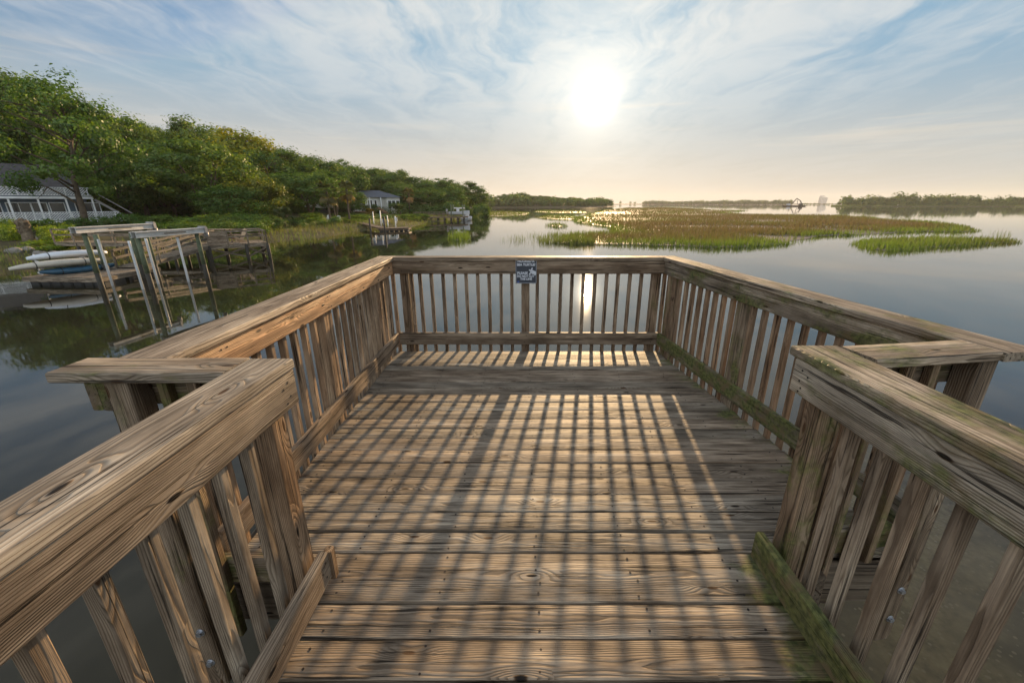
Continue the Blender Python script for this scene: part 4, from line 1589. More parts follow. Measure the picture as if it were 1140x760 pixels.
# ------------------------------------------------------------------ third pier with a boat on its lift
d3 = empty('long_pier', (-16, 92, WATER_Z))
tag(d3, 'long low pier with a boat lift at its end, before dark trees', 'pier')
inv = -Vector(d3.location)
e0, e1 = at(462, 245.5, 92), at(521, 243.8, 97)
e0.z = e1.z = -1.25
m_ = MB()
strip_boards(m_, e0, e1, 1.6, 70, (0.2, 0.75, 0))
m_.build('walkway_boards', M['wood'], d3, inv)
m_ = MB()
for s_ in (-0.8, 0.8):
    m_.beam(e0 + Vector((0, s_, -0.16)), e1 + Vector((0, s_, -0.16)), (0, 0, 1), 0.06, 0.26, 0.004, 0, 0, (0.3, 0.7, 0))
m_.build('rim_beam', M['wood'], d3, inv)
for s_ in (-0.78, 0.78):
    rail_run(d3, inv, e0 + Vector((0, s_, 0)), e0.lerp(e1, 0.62) + Vector((0, s_, 0)), 8, 1.0, (0.98, 0.55), (0.25, 0.8, 0), 0.1)
for k in range(8):
    p_ = e0.lerp(e1, (k + 0.4) / 8)
    for s_ in (-0.65, 0.65):
        m_ = MB()
        m_.tube([(p_.x, p_.y + s_, -4), (p_.x, p_.y + s_, p_.z - 0.05)], 0.16, 8)
        m_.build('support_post', M['pile_wet'], d3, inv)
for px in (502.5, 505, 515.5, 517.5):
    p_ = at(px, 240, 98 if px in (502.5, 515.5) else 101)
    m_ = MB()
    m_.tube([(p_.x, p_.y, -4), (p_.x, p_.y, 1.35)], 0.14, 8)
    m_.build('lift_pile', M['pile'], d3, inv)
p_, q_ = at(505.5, 232.6, 99.5), at(517, 232.6, 99.5)
p_.z = q_.z = 0.55
m_ = MB()
m_.beam(p_, q_, (0, 0, 1), 0.3, 0.3, 0.01)
m_.build('lift_beam', M['lift_beam'], d3, inv)


def skiff(label, c, ang, L=5.2):
    o = empty('motor_boat', c, ang)
    tag(o, label, 'boat')
    rings = []
    for i in range(14):
        q = i / 13
        e = (1 - max(0, (q - 0.45) / 0.55) ** 2.2)
        hw = 1.05 * max(0.04, e)
        sheer = 0.75 + 0.35 * q ** 2
        x_ = -L / 2 + L * q
        rings.append([(x_, -hw, sheer), (x_, -hw * 0.86, 0.25), (x_, 0, 0.0 + 0.3 * max(0, q - 0.7)), (x_, hw * 0.86, 0.25), (x_, hw, sheer), (x_, hw * 0.85, sheer - 0.02), (x_, 0, sheer - 0.32), (x_, -hw * 0.85, sheer - 0.02)])
    m_ = MB()
    m_.quadring(rings, True, None, (0, 0, 0), False)
    m_.build('hull', M['hull'], o)
    m_ = MB()
    m_.box((-0.2, 0, 1.0), (0.7, 0.8, 1.0), 0.08)
    m_.build('console', M['hull'], o)
    m_ = MB()
    m_.box((-L / 2 - 0.25, 0, 1.05), (0.45, 0.45, 0.7), 0.1)
    m_.box((-L / 2 - 0.28, 0, 0.45), (0.18, 0.18, 0.6), 0.03)
    m_.build('outboard_motor', M['motor'], o)
    return o


bc = at(511, 242, 99.5)
skiff('white motor boat hanging on the lift of the long pier', (bc.x, bc.y, -1.05), R(12))
bc = at(520.5, 243.5, 99)
skiff('small pale boat moored at the tip of the long pier', (bc.x, bc.y, WATER_Z - 0.12), R(75), 4.2)

# ================================================================== VEGETATION
def leaf_quads(cent, nrm, size, asp=0.55, bend=0.25, rg=rng):
    """pointed, slightly folded leaves: two triangles sharing a mid line, as quads (tip, side, base, side)"""
    n = len(cent)
    nrm = nrm / (np.linalg.norm(nrm, axis=1, keepdims=True) + 1e-9)
    a = rg.normal(size=(n, 3))
    t = np.cross(nrm, a)
    t /= np.linalg.norm(t, axis=1, keepdims=True) + 1e-9
    b = np.cross(nrm, t)
    s = size[:, None] if np.ndim(size) else size
    v = np.empty((n, 4, 3))
    v[:, 0] = cent + t * s * 0.5
    v[:, 1] = cent + b * s * asp * 0.5 + nrm * s * bend * 0.5
    v[:, 2] = cent - t * s * 0.5
    v[:, 3] = cent - b * s * asp * 0.5 + nrm * s * bend * 0.5
    return v.reshape(-1, 3)


def crown_points(rg, H, cw, base, nclump, per, cr, flat=0.62, shape='oak'):
    """clump centres on a lumpy crown, then leaf positions in each clump"""
    cs, rs = [], []
    zc, rz = (H + base) / 2, (H - base) / 2
    k = 0
    lob = rg.normal(size=(7, 3))
    lob /= np.linalg.norm(lob, axis=1, keepdims=True)
    lob[:, 2] = np.abs(lob[:, 2]) * 0.8
    while len(cs) < nclump and k < 5000:
        k += 1
        d_ = rg.normal(size=3)
        d_ /= np.linalg.norm(d_)
        lump = 0.72 + 0.32 * np.max((lob @ d_)) ** 3 + rg.normal() * 0.05
        if shape == 'pine':
            r_ = rg.uniform(0.5, 1.0)
            if rg.random() < 0.35:
                continue
        else:
            r_ = rg.uniform(0.45, 1.0) ** 0.5
        if d_[2] < -0.75:
            continue
        p = np.array([d_[0] * cw / 2 * r_ * lump, d_[1] * cw / 2 * r_ * lump, zc + d_[2] * rz * r_ * (lump if d_[2] > 0 else 1)])
        cs.append(p)
        rs.append(cr * rg.uniform(0.65, 1.35))
    cs, rs = np.array(cs), np.array(rs)
    n = nclump * per
    idx = np.repeat(np.arange(nclump), per)
    dd = rg.normal(size=(n, 3))
    dd /= np.linalg.norm(dd, axis=1, keepdims=True)
    rad = rg.uniform(0.25, 1.0, n) ** 0.6
    off = dd * rad[:, None] * rs[idx][:, None] * np.array([1, 1, flat])
    # frayed rims
    off *= (1 + 0.25 * rg.normal(size=(n, 1)) * (rad[:, None] > 0.8))
    pts = cs[idx] + off
    crd = cs[idx] - np.array([0, 0, zc])
    crd /= np.linalg.norm(crd, axis=1, keepdims=True) + 1e-9
    nr = dd * 1.0 + crd * 0.5 + np.array([0, 0, 0.25]) + rg.normal(size=(n, 3)) * 0.34
    hue = np.clip(0.5 + rg.normal(size=n) * 0.16 + (rg.normal(size=nclump) * 0.14)[idx], 0, 1)
    return cs, rs, pts, nr, hue


def tree_variant(seed, H=12.0, cw=10.0, base=3.0, nclump=60, per=130, cr=1.5, leaf=0.34, trunk_r=0.28, shape='oak', nlimb=16, stems=1):
    rg = np.random.default_rng(seed)
    cs, rs, pts, nr, hue = crown_points(rg, H, cw, base, nclump, per, cr, 0.82 if shape != 'pine' else 0.42, shape)
    v = leaf_quads(pts, nr, leaf * rg.uniform(0.6, 1.3, len(pts)), 0.6, 0.25, rg)
    hv = np.repeat(np.stack([hue, hue * 0, hue * 0], -1), 4, axis=0)
    crown = np_mesh('crown', v, 4, M['leaf'], hv)
    mb_ = MB()
    for st in range(stems):
        lean = rg.normal(size=2) * (0.05 if stems == 1 else 0.22)
        f = lambda z: Vector((lean[0] * z + 0.12 * math.sin(z * 0.9 + seed + st), lean[1] * z + 0.12 * math.cos(z * 0.7 + seed + st), z))
        top = H * (0.72 if shape != 'pine' else 0.92)
        zs = np.linspace(-0.6, top, 9)
        rr_ = [trunk_r * (1.35 if z < 0 else 1.0 - 0.85 * max(0, z) / top) / math.sqrt(stems) for z in zs]
        mb_.tube([f(z) for z in zs], rr_, 9)
        order = rg.permutation(len(cs))[:nlimb // stems]
        for i in order:
            c = Vector(cs[i])
            z0 = min(top * 0.9, max(base * 0.55, c.z - 0.42 * (c.xy.length) - rg.uniform(0.3, 1.4)))
            p0 = f(z0)
            mid = p0.lerp(c, 0.5) + Vector((rg.normal() * 0.3, rg.normal() * 0.3, 0.25 * (c - p0).length * rg.uniform(0.2, 0.7)))
            mid2 = p0.lerp(c, 0.22) + (mid - p0.lerp(c, 0.5)) * 0.55
            r0 = trunk_r * (0.42 - 0.22 * z0 / H) / math.sqrt(stems)
            mb_.tube([p0, mid2, mid, c], [r0, r0 * 0.8, r0 * 0.55, r0 * 0.15], 6)
            for q in range(2):
                e = c + Vector(rg.normal(size=3) * rs[i] * 0.6)
                mb_.tube([mid, mid.lerp(e, 0.55) + Vector(rg.normal(size=3) * 0.15), e], [r0 * 0.4, r0 * 0.25, r0 * 0.07], 5)
    trunk = mb_.mesh('trunk', M['bark'])
    return crown, trunk, H, cw


VAR = {
    'oak1': tree_variant(11, 12, 11, 1.6, 70, 190, 1.2),
    'oak2': tree_variant(12, 12, 10, 1.8, 66, 190, 1.2),
    'oak3': tree_variant(13, 12, 12, 1.6, 76, 190, 1.2, stems=3, trunk_r=0.34),
    'tall1': tree_variant(14, 14, 7.5, 2.2, 64, 150, 1.15),
    'tall2': tree_variant(15, 14, 7, 2.0, 60, 150, 1.15),
    'airy': tree_variant(16, 14, 11.5, 1.8, 74, 170, 1.1, 0.30, 0.30, nlimb=26),
    'low': tree_variant(17, 8, 9, 0.6, 66, 140, 1.25, stems=3),
    'pine': tree_variant(18, 15, 7, 6.0, 34, 150, 1.25, 0.30, 0.24, 'pine', 22),
    'dense': tree_variant(19, 12, 10.5, 0.6, 90, 170, 1.35),
}


def tree(kind, label, x, y, H, W, tint=(1, 1, 1), group=None, name='tree', zb=None):
    crown, trunk, h0, w0 = VAR[kind]
    o = empty(name, (x, y, lz(x, y) if zb is None else zb), random.uniform(0, 6.28))
    o.scale = (W / w0, W / w0, H / h0)
    tag(o, label, 'tree', group)
    c = link('crown', crown, o)
    c.color = (*tint, 1)
    link('trunk', trunk, o)
    return o


def tree_px(kind, label, px, D, top, wpx, tint=(1, 1, 1), group=None, name='tree'):
    """tree standing depth D metres ahead, its crown top on the sight line of (px, top)"""
    t_ = at(px, top, D)
    zb = lz(t_.x, t_.y)
    return tree(kind, label, t_.x, t_.y, max(2.5, t_.z - zb), wpx * D / FPX, tint, group, name)


LG = (1.05, 1.05, 0.95)
tree_px('airy', 'tall spreading tree rising through the porch of the blue-grey house', 36, 39.5, 78, 150, (0.85, 1.0, 0.85), None, 'oak_tree')
tree_px('oak1', 'tall dark tree behind the dark roof, at the left edge', -40, 58, 64, 150, (0.9, 0.95, 0.9))
tree_px('tall1', 'tall tree whose tip stands behind the spreading porch tree', 22, 62, 84, 100, LG)
tree_px('oak2', 'leafy tree just right of the spreading porch tree, bushy top', 88, 62, 118, 110, (1.1, 1.12, 0.9))
tree_px('oak1', 'light green tree over the right end of the porch stair', 128, 66, 131, 105, (1.15, 1.15, 0.9))
tree_px('dense', 'dark tree filling the shade beside the porch stair', 122, 56, 172, 90, (0.85, 0.9, 0.85))
tree_px('oak3', 'broad domed live oak with pale trunk behind the boat lift', 212, 58, 152, 135, (1.1, 1.12, 1.0), None, 'oak_tree')
tree_px('tall1', 'slim tall tree poking up behind the domed live oak', 203, 84, 127, 58, (1.0, 1.02, 0.85))
tree_px('tall2', 'second slim tall tree, left of the yellow tree', 222, 90, 133, 54, (0.95, 1.0, 0.9))
tree_px('tall2', 'yellow-green tall tree, the yellowest crown of the wood', 257, 82, 137, 82, (2.6, 1.7, 0.7))
tree_px('oak2', 'wide dark green tree right of the yellow tree', 300, 82, 163, 92, (0.95, 1.02, 1.0))
tree_px('low', 'low tree with orange autumn tips below the yellow tree', 284, 59, 199, 72, (1.55, 1.1, 0.7))
tree_px('dense', 'low round green tree over the end platform of the grey pier', 252, 56, 205, 78, (0.9, 1.05, 0.9))
tree_px('oak3', 'leaning live oak with three visible trunks on the lawn edge', 338, 72, 189, 88, (0.95, 1.05, 0.95), None, 'oak_tree')
tree_px('oak1', 'round crown above the leaning live oak', 342, 98, 171, 74, (0.95, 1.0, 0.95))
tree_px('oak2', 'tree crown directly above the tall palms', 374, 104, 177, 64, (0.9, 0.98, 0.95))
tree_px('oak1', 'tree rising behind the slate-roofed house, left side', 404, 124, 184, 70, (0.95, 1.0, 0.95))
tree_px('oak3', 'spreading oak arching over the slate-roofed house', 428, 132, 186, 78, (0.95, 1.0, 0.95))
tree_px('oak2', 'tree right of the slate-roofed house with rounded top', 463, 142, 195, 58, (0.92, 1.0, 0.95))
tree_px('dense', 'dense low tree behind the long pier, left part', 474, 126, 208, 54, (0.85, 0.95, 0.9))
tree_px('oak1', 'tree above the middle of the long pier', 486, 150, 199, 54, (0.9, 0.98, 0.95))
tree_px('dense', 'dense dark tree behind the boat on the long pier lift', 499, 138, 207, 52, (0.85, 0.95, 0.9))
tree_px('tall1', 'dark tallest tree near the tip of the left wood', 526, 168, 201, 34, (0.8, 0.88, 0.85))
tree_px('oak2', 'last round tree at the tip of the left wooded bank', 529, 176, 214, 34, (0.85, 0.92, 0.9))
tree_px('pine', 'small pine top peeking out over the middle of the left wood', 494, 160, 195, 28, (0.75, 0.85, 0.85), None, 'pine_tree')
tree_px('pine', 'thin pine rising above the oaks left of the slate-roofed house', 378, 112, 172, 26, (0.75, 0.85, 0.85), None, 'pine_tree')
tree_px('dense', 'dark tree beside the left wall of the slate-roofed house', 388, 96, 212, 40, (0.85, 1.0, 0.9))
tree_px('tall1', 'tree standing right of the leaning live oak, dark crown', 366, 84, 188, 50, (0.85, 0.95, 0.9))

# the wood behind the front row: nothing tells these apart
back = [(-60, 80, 60), (-10, 84, 72), (30, 92, 84), (62, 80, 104), (96, 92, 119), (140, 84, 128), (160, 98, 133), (180, 78, 138), (236, 108, 140), (272, 112, 154), (286, 96, 158),
        (316, 108, 164), (330, 122, 168), (356, 128, 174), (390, 140, 180), (416, 150, 184), (445, 160, 192), (476, 172, 196), (505, 184, 200), (516, 178, 206), (310, 72, 196), (268, 70, 186),
        (165, 66, 160), (70, 66, 150), (150, 58, 182), (182, 64, 190), (235, 66, 196), (300, 70, 204), (440, 120, 200), (515, 156, 212), (0, 60, 130), (60, 56, 180), (10, 62, 170), (90, 60, 178), (350, 100, 195), (415, 128, 200), (452, 118, 205)]
kinds = ['oak1', 'oak2', 'dense', 'oak3', 'dense', 'tall2']
for i, (px, D, top) in enumerate(back):
    k = kinds[i % len(kinds)]
    j = random.uniform(0.85, 1.1)
    tree_px(k, 'leafy green tree in the wood behind the front trees of the left bank', px, D, top + random.uniform(0, 4), 7800 * random.uniform(0.55, 0.8) / D, ((1.5 * j, 1.22 * j, 0.8) if i % 5 == 2 else (0.92 * j, 1.0 * j, 0.9 * j)), 'trees of the wood behind the left bank')

# the far bank beyond the bend
for i, (px, D, top, wpx) in enumerate([(541, 330, 219, 16), (549, 400, 221, 18), (557, 420, 217, 17), (565, 430, 215, 18), (573, 430, 216, 16), (580, 440, 214, 17), (588, 445, 216, 17), (595, 450, 217.5, 16), (603, 455, 217, 17), (611, 460, 218.5, 16),
                                        (619, 470, 219, 15), (627, 480, 219.5, 15), (636, 500, 219, 15), (644, 510, 220, 13), (651, 540, 221.5, 12), (660, 560, 221.5, 12), (668, 570, 222, 11), (674, 575, 221, 12), (553, 440, 222, 14), (585, 470, 219, 16), (600, 480, 220, 16), (615, 500, 221, 15), (631, 510, 221, 15), (569, 450, 219, 15)]):
    tree_px(['dense', 'low', 'dense', 'oak1'][i % 4], 'hazy tree on the far bank beyond the bend of the creek', px, D, top + 0.3, wpx * 1.25, (0.9, 0.95, 0.95), 'trees on the hazy far bank')


# far woods that read as one mass
def woods(name, base_pts, depth_rows, hmin, hmax, step, seed):
    rg = np.random.default_rng(seed)
    P_, N_, Hh, Sz = [], [], [], []
    pts = np.array(base_pts, float)
    seg = np.hypot(*(pts[1:] - pts[:-1]).T)
    for row in range(depth_rows):
        for (p, q), L_ in zip(zip(pts[:-1], pts[1:]), seg):
            n_ = int(L_ / step)
            dn = np.array([-(q - p)[1], (q - p)[0]]) / L_
            if dn[1] < 0:
                dn = -dn
            for k in range(n_):
                c = p + (q - p) * (k + rg.random()) / n_ + dn * (row * step * 1.2 + rg.random() * step)
                h = rg.choice([hmin, (hmin + hmax) / 2, hmax]) * rg.uniform(0.8, 1.15) * (0.65 + 0.7 * float(vnoise(np.array([c[0]]), np.array([c[1]]), step * 9, 2)[0]))
                w_ = h * rg.uniform(0.75, 1.15)
                m = 300
                d_ = rg.normal(size=(m, 3))
                d_ /= np.linalg.norm(d_, axis=1, keepdims=True)
                r_ = rg.uniform(0.5, 1, m)[:, None] * (0.8 + 0.3 * np.sin(d_ @ rg.normal(size=3) * 4 + rg.random() * 6))[:, None]
                pos = np.array([c[0], c[1], WATER_Z + 0.4 + h * 0.46]) + d_ * r_ * np.array([w_ * 0.6, w_ * 0.6, h * 0.5])
                P_.append(pos)
                N_.append(d_ + rg.normal(size=(m, 3)) * 0.4 + [0, 0, 0.4])
                Hh.append(np.clip(0.40 + rg.normal(size=m) * 0.14 + rg.normal() * 0.2, 0, 1))
                Sz.append(np.full(m, h * 0.16) * rg.uniform(0.6, 1.2, m))
    P_, N_, Hh, Sz = np.concatenate(P_), np.concatenate(N_), np.concatenate(Hh), np.concatenate(Sz)
    v = leaf_quads(P_, N_, Sz, 0.7, 0.2, rg)
    hv = np.repeat(np.stack([Hh, Hh * 0, Hh * 0], -1), 4, axis=0)
    return tag(link(name, np_mesh(name, v, 4, M['leaf'], hv)), kind='stuff')


def px_line(lst):
    return [tuple(on_z(px, 229.5, WATER_Z).xy * 0 + at(px, 228, D).xy) for px, D in lst]


woods('island_woods', px_line([(939, 610), (980, 600), (1040, 590), (1100, 580), (1160, 560), (1280, 520)]), 3, 10, 17, 6, 31)
woods('island_woods', px_line([(939, 600), (980, 590), (1040, 580), (1100, 570), (1160, 550), (1280, 510)]), 1, 4.5, 8, 4, 35)
woods('distant_woods', px_line([(715, 1500), (760, 1350), (800, 1300), (840, 1250), (880, 1200)]), 3, 11, 16, 7, 32)
woods('distant_woods', px_line([(715, 1490), (760, 1340), (800, 1290), (840, 1240), (880, 1190)]), 1, 5, 8, 7, 37)
woods('far_bank_woods', [(-50, 380), (-20, 420), (20, 448), (70, 470), (104, 545), (128, 600)], 2, 6, 10, 6, 36)
woods('low_point_woods', px_line([(893, 1290), (915, 1340), (942, 1300)]), 2, 3.5, 5.5, 8, 38)
woods('horizon_woods', px_line([(520, 1700), (620, 1900), (720, 2100), (780, 2300)]), 1, 12, 16, 40, 33)
for nm, lst, wd_, mt in (('island_shore', [(925, 590), (938, 570), (990, 560), (1060, 548), (1160, 530), (1300, 490)], 90, 'mud'), ('distant_shore', [(690, 1480), (760, 1300), (840, 1200), (882, 1120)], 160, 'mud'), ('horizon_shore', [(500, 1650), (640, 1800), (880, 2100), (960, 2150), (1100, 2300)], 300, 'mud')):
    f_ = [at(px, 228, D).xy for px, D in lst]
    b_ = [at(px, 228, D + wd_).xy for px, D in lst]
    slab(nm, [tuple(p) for p in f_] + [tuple(p) for p in reversed(b_)], WATER_Z - 2, WATER_Z + (0.35 if nm == 'island_shore' else 2.2 if nm == 'horizon_shore' else 0.5), M[mt])


# palms
def palm_variant(seed, H, cr, nf=34, skirt=10, fan=True):
    rg = np.random.default_rng(seed)
    vs, hs = [], []
    for k in range(nf + skirt):
        dead = k >= nf
        azf = rg.uniform(0, 2 * math.pi)
        elv = rg.uniform(-0.35, 1.35) if not dead else rg.uniform(-1.35, -0.6)
        u = np.array([math.cos(azf) * math.cos(elv), math.sin(azf) * math.cos(elv), math.sin(elv)])
        st = cr * rg.uniform(0.45, 0.62)
        side = np.cross(u, [0, 0, 1])
        side /= np.linalg.norm(side)
        upv = np.cross(side, u)
        o = np.array([0, 0, H])
        tip0 = o + u * st - np.array([0, 0, 0.12 * st])
        hue = rg.uniform(0.15, 0.6) if not dead else rg.uniform(0.85, 1.0)
        wq = 0.03
        vs.append([o - side * wq, o + side * wq, tip0 + side * wq * 0.6, tip0 - side * wq * 0.6])
        hs.append(hue)
        nl = 15
        for j in range(nl):
            a_ = (j / (nl - 1) - 0.5) * 2.7
            ln = cr * rg.uniform(0.42, 0.55) * (1 - 0.25 * abs(a_) / 1.35)
            dv = u * math.cos(a_) + side * math.sin(a_)
            tip = tip0 + dv * ln - np.array([0, 0, 1]) * ln * 0.28 * rg.uniform(0.6, 1.6)
            midp = tip0 + dv * ln * 0.55
            pr = (side * math.cos(a_) - u * math.sin(a_)) * 0.05 * cr / 1.6
            vs.append([tip0, midp - pr, tip, midp + pr])
            hs.append(np.clip(hue + rg.normal() * 0.08, 0, 1))
    v = np.array(vs).reshape(-1, 3)
    h = np.repeat(np.array(hs), 4)
    crown = np_mesh('frond_crown', v, 4, M['palm'], np.stack([h, h * 0, h * 0], -1))
    mb_ = MB()
    zs = np.linspace(-0.5, H, 12)
    mb_.tube([(0.12 * math.sin(z * 0.35 + seed), 0.1 * math.cos(z * 0.4), z) for z in zs], [0.21 if z < 0.4 else 0.16 + 0.02 * math.sin(z * 7) for z in zs], 10)
    return crown, mb_.mesh('trunk', M['bark']), H


PV = [palm_variant(3, 5.5, 2.0), palm_variant(4, 5.0, 2.1, 30, 14), palm_variant(5, 0.9, 1.7, 34, 2)]


def palm(i, label, px, D, top, tint=(1, 1, 1)):
    t_ = at(px, top, D)
    zb = lz(t_.x, t_.y)
    crown, trunk, h0 = PV[i]
    o = empty('palm_tree', (t_.x, t_.y, zb), random.uniform(0, 6))
    s_ = (t_.z - zb) / (h0 + 1.7)
    o.scale = (s_ ** 0.7, s_ ** 0.7, s_)
    tag(o, label, 'palm tree')
    c = link('crown', crown, o)
    c.color = (*tint, 1)
    link('trunk', trunk, o)


palm(0, 'tallest cabbage palm left of the brown ramp, straight trunk', 384, 68, 199, (1.1, 1.0, 0.8))
palm(1, 'cabbage palm with dark head beside the leaning live oak', 361, 66, 201, (0.8, 0.85, 0.75))
palm(1, 'cabbage palm with brown fronds right of the slate-roofed house', 454, 108, 208, (1.25, 0.95, 0.7))
palm(2, 'bushy stemless palm before the right wall of the pale house', 444, 92, 224, (0.75, 0.95, 0.95))
palm(2, 'grey-green bushy palm behind the end of the grey pier', 313, 56, 226, (0.9, 1.0, 0.9))
palm(2, 'small palm with orange tips beneath the slate-roofed house porch', 411, 84, 230, (1.5, 1.0, 0.6))
palm(0, 'thin palm half hidden by the tallest palm', 369, 74, 212, (0.9, 0.95, 0.8))


# shrubs
def shrub_variant(seed, n=26, per=110, cr=0.42, leaf=0.15):
    rg = np.random.default_rng(seed)
    cs, rs, pts, nr, hue = crown_points(rg, 1.7, 2.2, -0.3, n, per, cr, 0.8)
    v = leaf_quads(pts, nr, leaf * rg.uniform(0.6, 1.3, len(pts)), 0.55, 0.2, rg)
    return np_mesh('shrub', v, 4, M['leaf'], np.repeat(np.stack([hue, hue * 0, hue * 0], -1), 4, axis=0))


SV = [shrub_variant(41), shrub_variant(42), shrub_variant(43, 34, 100, 0.36)]


def shrub(i, label, px, D, top, wpx, tint, group=None, dz_=0.0):
    t_ = at(px, top, D)
    zb = lz(t_.x, t_.y) - 0.1 + dz_
    o = link('shrub', SV[i], None, (t_.x, t_.y, zb))
    W = wpx * D / FPX
    o.scale = (W / 2.2, W / 2.2, max(0.5, (t_.z - zb)) / 1.7)
    o.rotation_euler = (0, 0, random.uniform(0, 6))
    o.color = (*tint, 1)
    tag(o, label, 'shrub', group)


YG = (2.3, 1.9, 0.7)
DG = (0.75, 0.9, 0.75)
shrub(0, 'bright yellow-green shrub at the left edge below the porch', 6, 34, 248, 26, YG)
shrub(1, 'yellow-green shrub right of the palm stump', 51, 33, 250, 26, YG)
shrub(2, 'yellowish shrub between the stump and the boat lift beam', 69, 35, 249, 24, (1.6, 1.5, 0.75))
shrub(0, 'small bright shrub at the far left under the white rail', 6, 37, 241, 16, YG)
shrub(1, 'dark clipped shrub below the porch rail, behind the stump', 46, 39, 243, 34, DG)
shrub(2, 'dark clipped shrub below the middle of the porch rail', 82, 42, 241.5, 26, DG)
shrub(0, 'dark rounded shrub at the right end of the porch rail', 114, 43, 239, 30, DG)
shrub(1, 'dark rounded shrub beyond the porch rail, near the shade', 140, 44, 236.5, 30, (0.8, 1.0, 0.75))
shrub(2, 'low green shrub on the bank above the white kayak', 52, 30.5, 267, 50, (1.7, 1.6, 0.7))
for i, (px, D, top, wpx) in enumerate([(160, 46, 240, 30), (178, 46, 238, 28), (196, 48, 241, 30), (214, 46, 240, 28), (232, 48, 237, 32), (250, 47, 239, 30), (268, 50, 236, 30), (286, 50, 240, 28), (300, 52, 238, 24), (170, 42, 246, 40), (206, 42, 246, 40), (242, 43, 246, 36), (275, 46, 245, 30)]):
    shrub(i % 3, 'green shrub in the dense undergrowth behind the grey pier', px, D, top, wpx * 1.2, (1.0 + 0.1 * (i % 3), 1.1, 0.8), 'undergrowth shrubs behind the grey pier')
for i, (px, D, top, wpx, lb) in enumerate([(330, 58, 243, 18, 'lone shrub at the water side of the lawn, left of the ramp landing'), (351, 62, 241, 20, 'round shrub left of the landing of the brown ramp'), (372, 64, 240, 14, 'small shrub beneath the tallest palm'), (397, 76, 238, 24, 'shrub at the foot of the pale house porch'), (405, 80, 241, 24, 'dense shrub between the white poles and pale house'), (455, 86, 238, 22, 'shrub right of the stemless palm'), (466, 90, 237, 20, 'shrub at the shore end of the long pier'), (392, 70, 243, 24, 'shrub behind the brown ramp, middle'), (381, 92, 236, 22, 'dark hedge-like shrub left of the pale house'), (345, 70, 236, 22, 'yellow-lit shrub on the lawn under the oaks'), (426, 84, 243, 16, 'low shrub behind the brown dock poles')]):
    shrub(i % 3, lb, px, D, top, wpx * 1.15, (1.25, 1.25, 0.8) if i % 2 else (0.95, 1.05, 0.8))
# the lower, older edge of the wood: shade-loving bushes between the trunks
for i in range(46):
    px = 60 + i * 10.5 + random.uniform(-4, 4)
    D = 60 + max(0, px - 150) * 0.17 + random.uniform(-3, 9)
    shrub(i % 3, 'dark bush under the trees at the edge of the wood', px, D, 226 + random.uniform(-4, 6), 2600 / D, (0.7, 0.8, 0.7), 'dark bushes under the trees')

# palm stump, stones
st = empty('palm_stump', (0, 0, 0))
sp = at(31, 263, 32.4)
st.location = (sp.x, sp.y, lz(sp.x, sp.y))
tag(st, 'thick shaggy palm stump among yellow shrubs below the porch', 'stump')
zt = at(29, 246, 32.4).z - st.location.z
m_ = MB()
m_.tube([(0, 0, -0.3), (0, 0, zt * 0.4), (-0.05, 0, zt * 0.8), (-0.08, 0, zt)], [0.42, 0.33, 0.31, 0.38], 14)
m_.build('trunk', M['stump'], st)
rg = np.random.default_rng(5)
n_ = 420
a_ = rg.uniform(0, 6.28, n_)
zz = rg.uniform(zt * 0.45, zt * 1.08, n_)
rr_ = np.where(zz > zt, rg.uniform(0, 0.36, n_), 0.34)
c_ = np.stack([np.cos(a_) * rr_ - 0.06, np.sin(a_) * rr_, zz], -1)
v = leaf_quads(c_, np.stack([np.cos(a_), np.sin(a_), rg.normal(size=n_) * 0.4], -1) + rg.normal(size=(n_, 3)) * 0.5, rg.uniform(0.15, 0.4, n_), 0.3, 0.2, rg)
link('boot_fringe', np_mesh('boot_fringe', v, 4, M['stump']), st)


def rock(label, px, py, D, r, group):
    m_ = MB()
    rings = []
    for i in range(7):
        th = math.pi * (i + 0.5) / 7
        rings.append([(math.sin(th) * math.cos(p_) * r * random.uniform(0.8, 1.15), math.sin(th) * math.sin(p_) * r * random.uniform(0.8, 1.15), -math.cos(th) * r * 0.7) for p_ in np.linspace(0, 6.283, 10)[:-1]])
    m_.quadring(rings, True)
    p_ = at(px, py, D)
    o = m_.build('stone', M['rock'], None, (p_.x, p_.y, lz(p_.x, p_.y) + r * 0.2))
    tag(o, label, 'stone', group)


rock('pale stone beside the palm stump', 40, 264, 33.6, 0.42, None)
for i in range(9):
    rock('grey stone half buried in the bank behind the kayaks', 10 + i * 10 + random.uniform(-3, 3), 281, 28.5 + random.uniform(-0.6, 0.6), random.uniform(0.25, 0.45), 'stones along the bank behind the kayaks')


# ------------------------------------------------------------------ grasses
def blades(pts, hgt, wid, hue, rg, lean=0.25):
    """tapered bent blades: quad below, triangle-like quad above"""
    n = len(pts)
    a = rg.uniform(0, 2 * math.pi, n)
    s = np.stack([np.cos(a), np.sin(a), np.zeros(n)], -1) * wid[:, None] * 0.5
    b = rg.uniform(0, 2 * math.pi, n)
    l_ = np.stack([np.cos(b), np.sin(b), np.zeros(n)], -1) * (hgt * np.abs(rg.normal(size=n)) * lean)[:, None]
    up_ = np.stack([np.zeros(n), np.zeros(n), hgt], -1)
    m0 = pts + up_ * 0.55 + l_ * 0.35
    t0 = pts + up_ + l_
    v = np.empty((n, 2, 4, 3))
    v[:, 0, 0], v[:, 0, 1], v[:, 0, 2], v[:, 0, 3] = pts - s, pts + s, m0 + s * 0.8, m0 - s * 0.8
    v[:, 1, 0], v[:, 1, 1], v[:, 1, 2], v[:, 1, 3] = m0 - s * 0.8, m0 + s * 0.8, t0 + s * 0.12, t0 - s * 0.12
    h = np.repeat(hue, 8)
    return v.reshape(-1, 3), np.stack([h, h * 0, h * 0], -1)


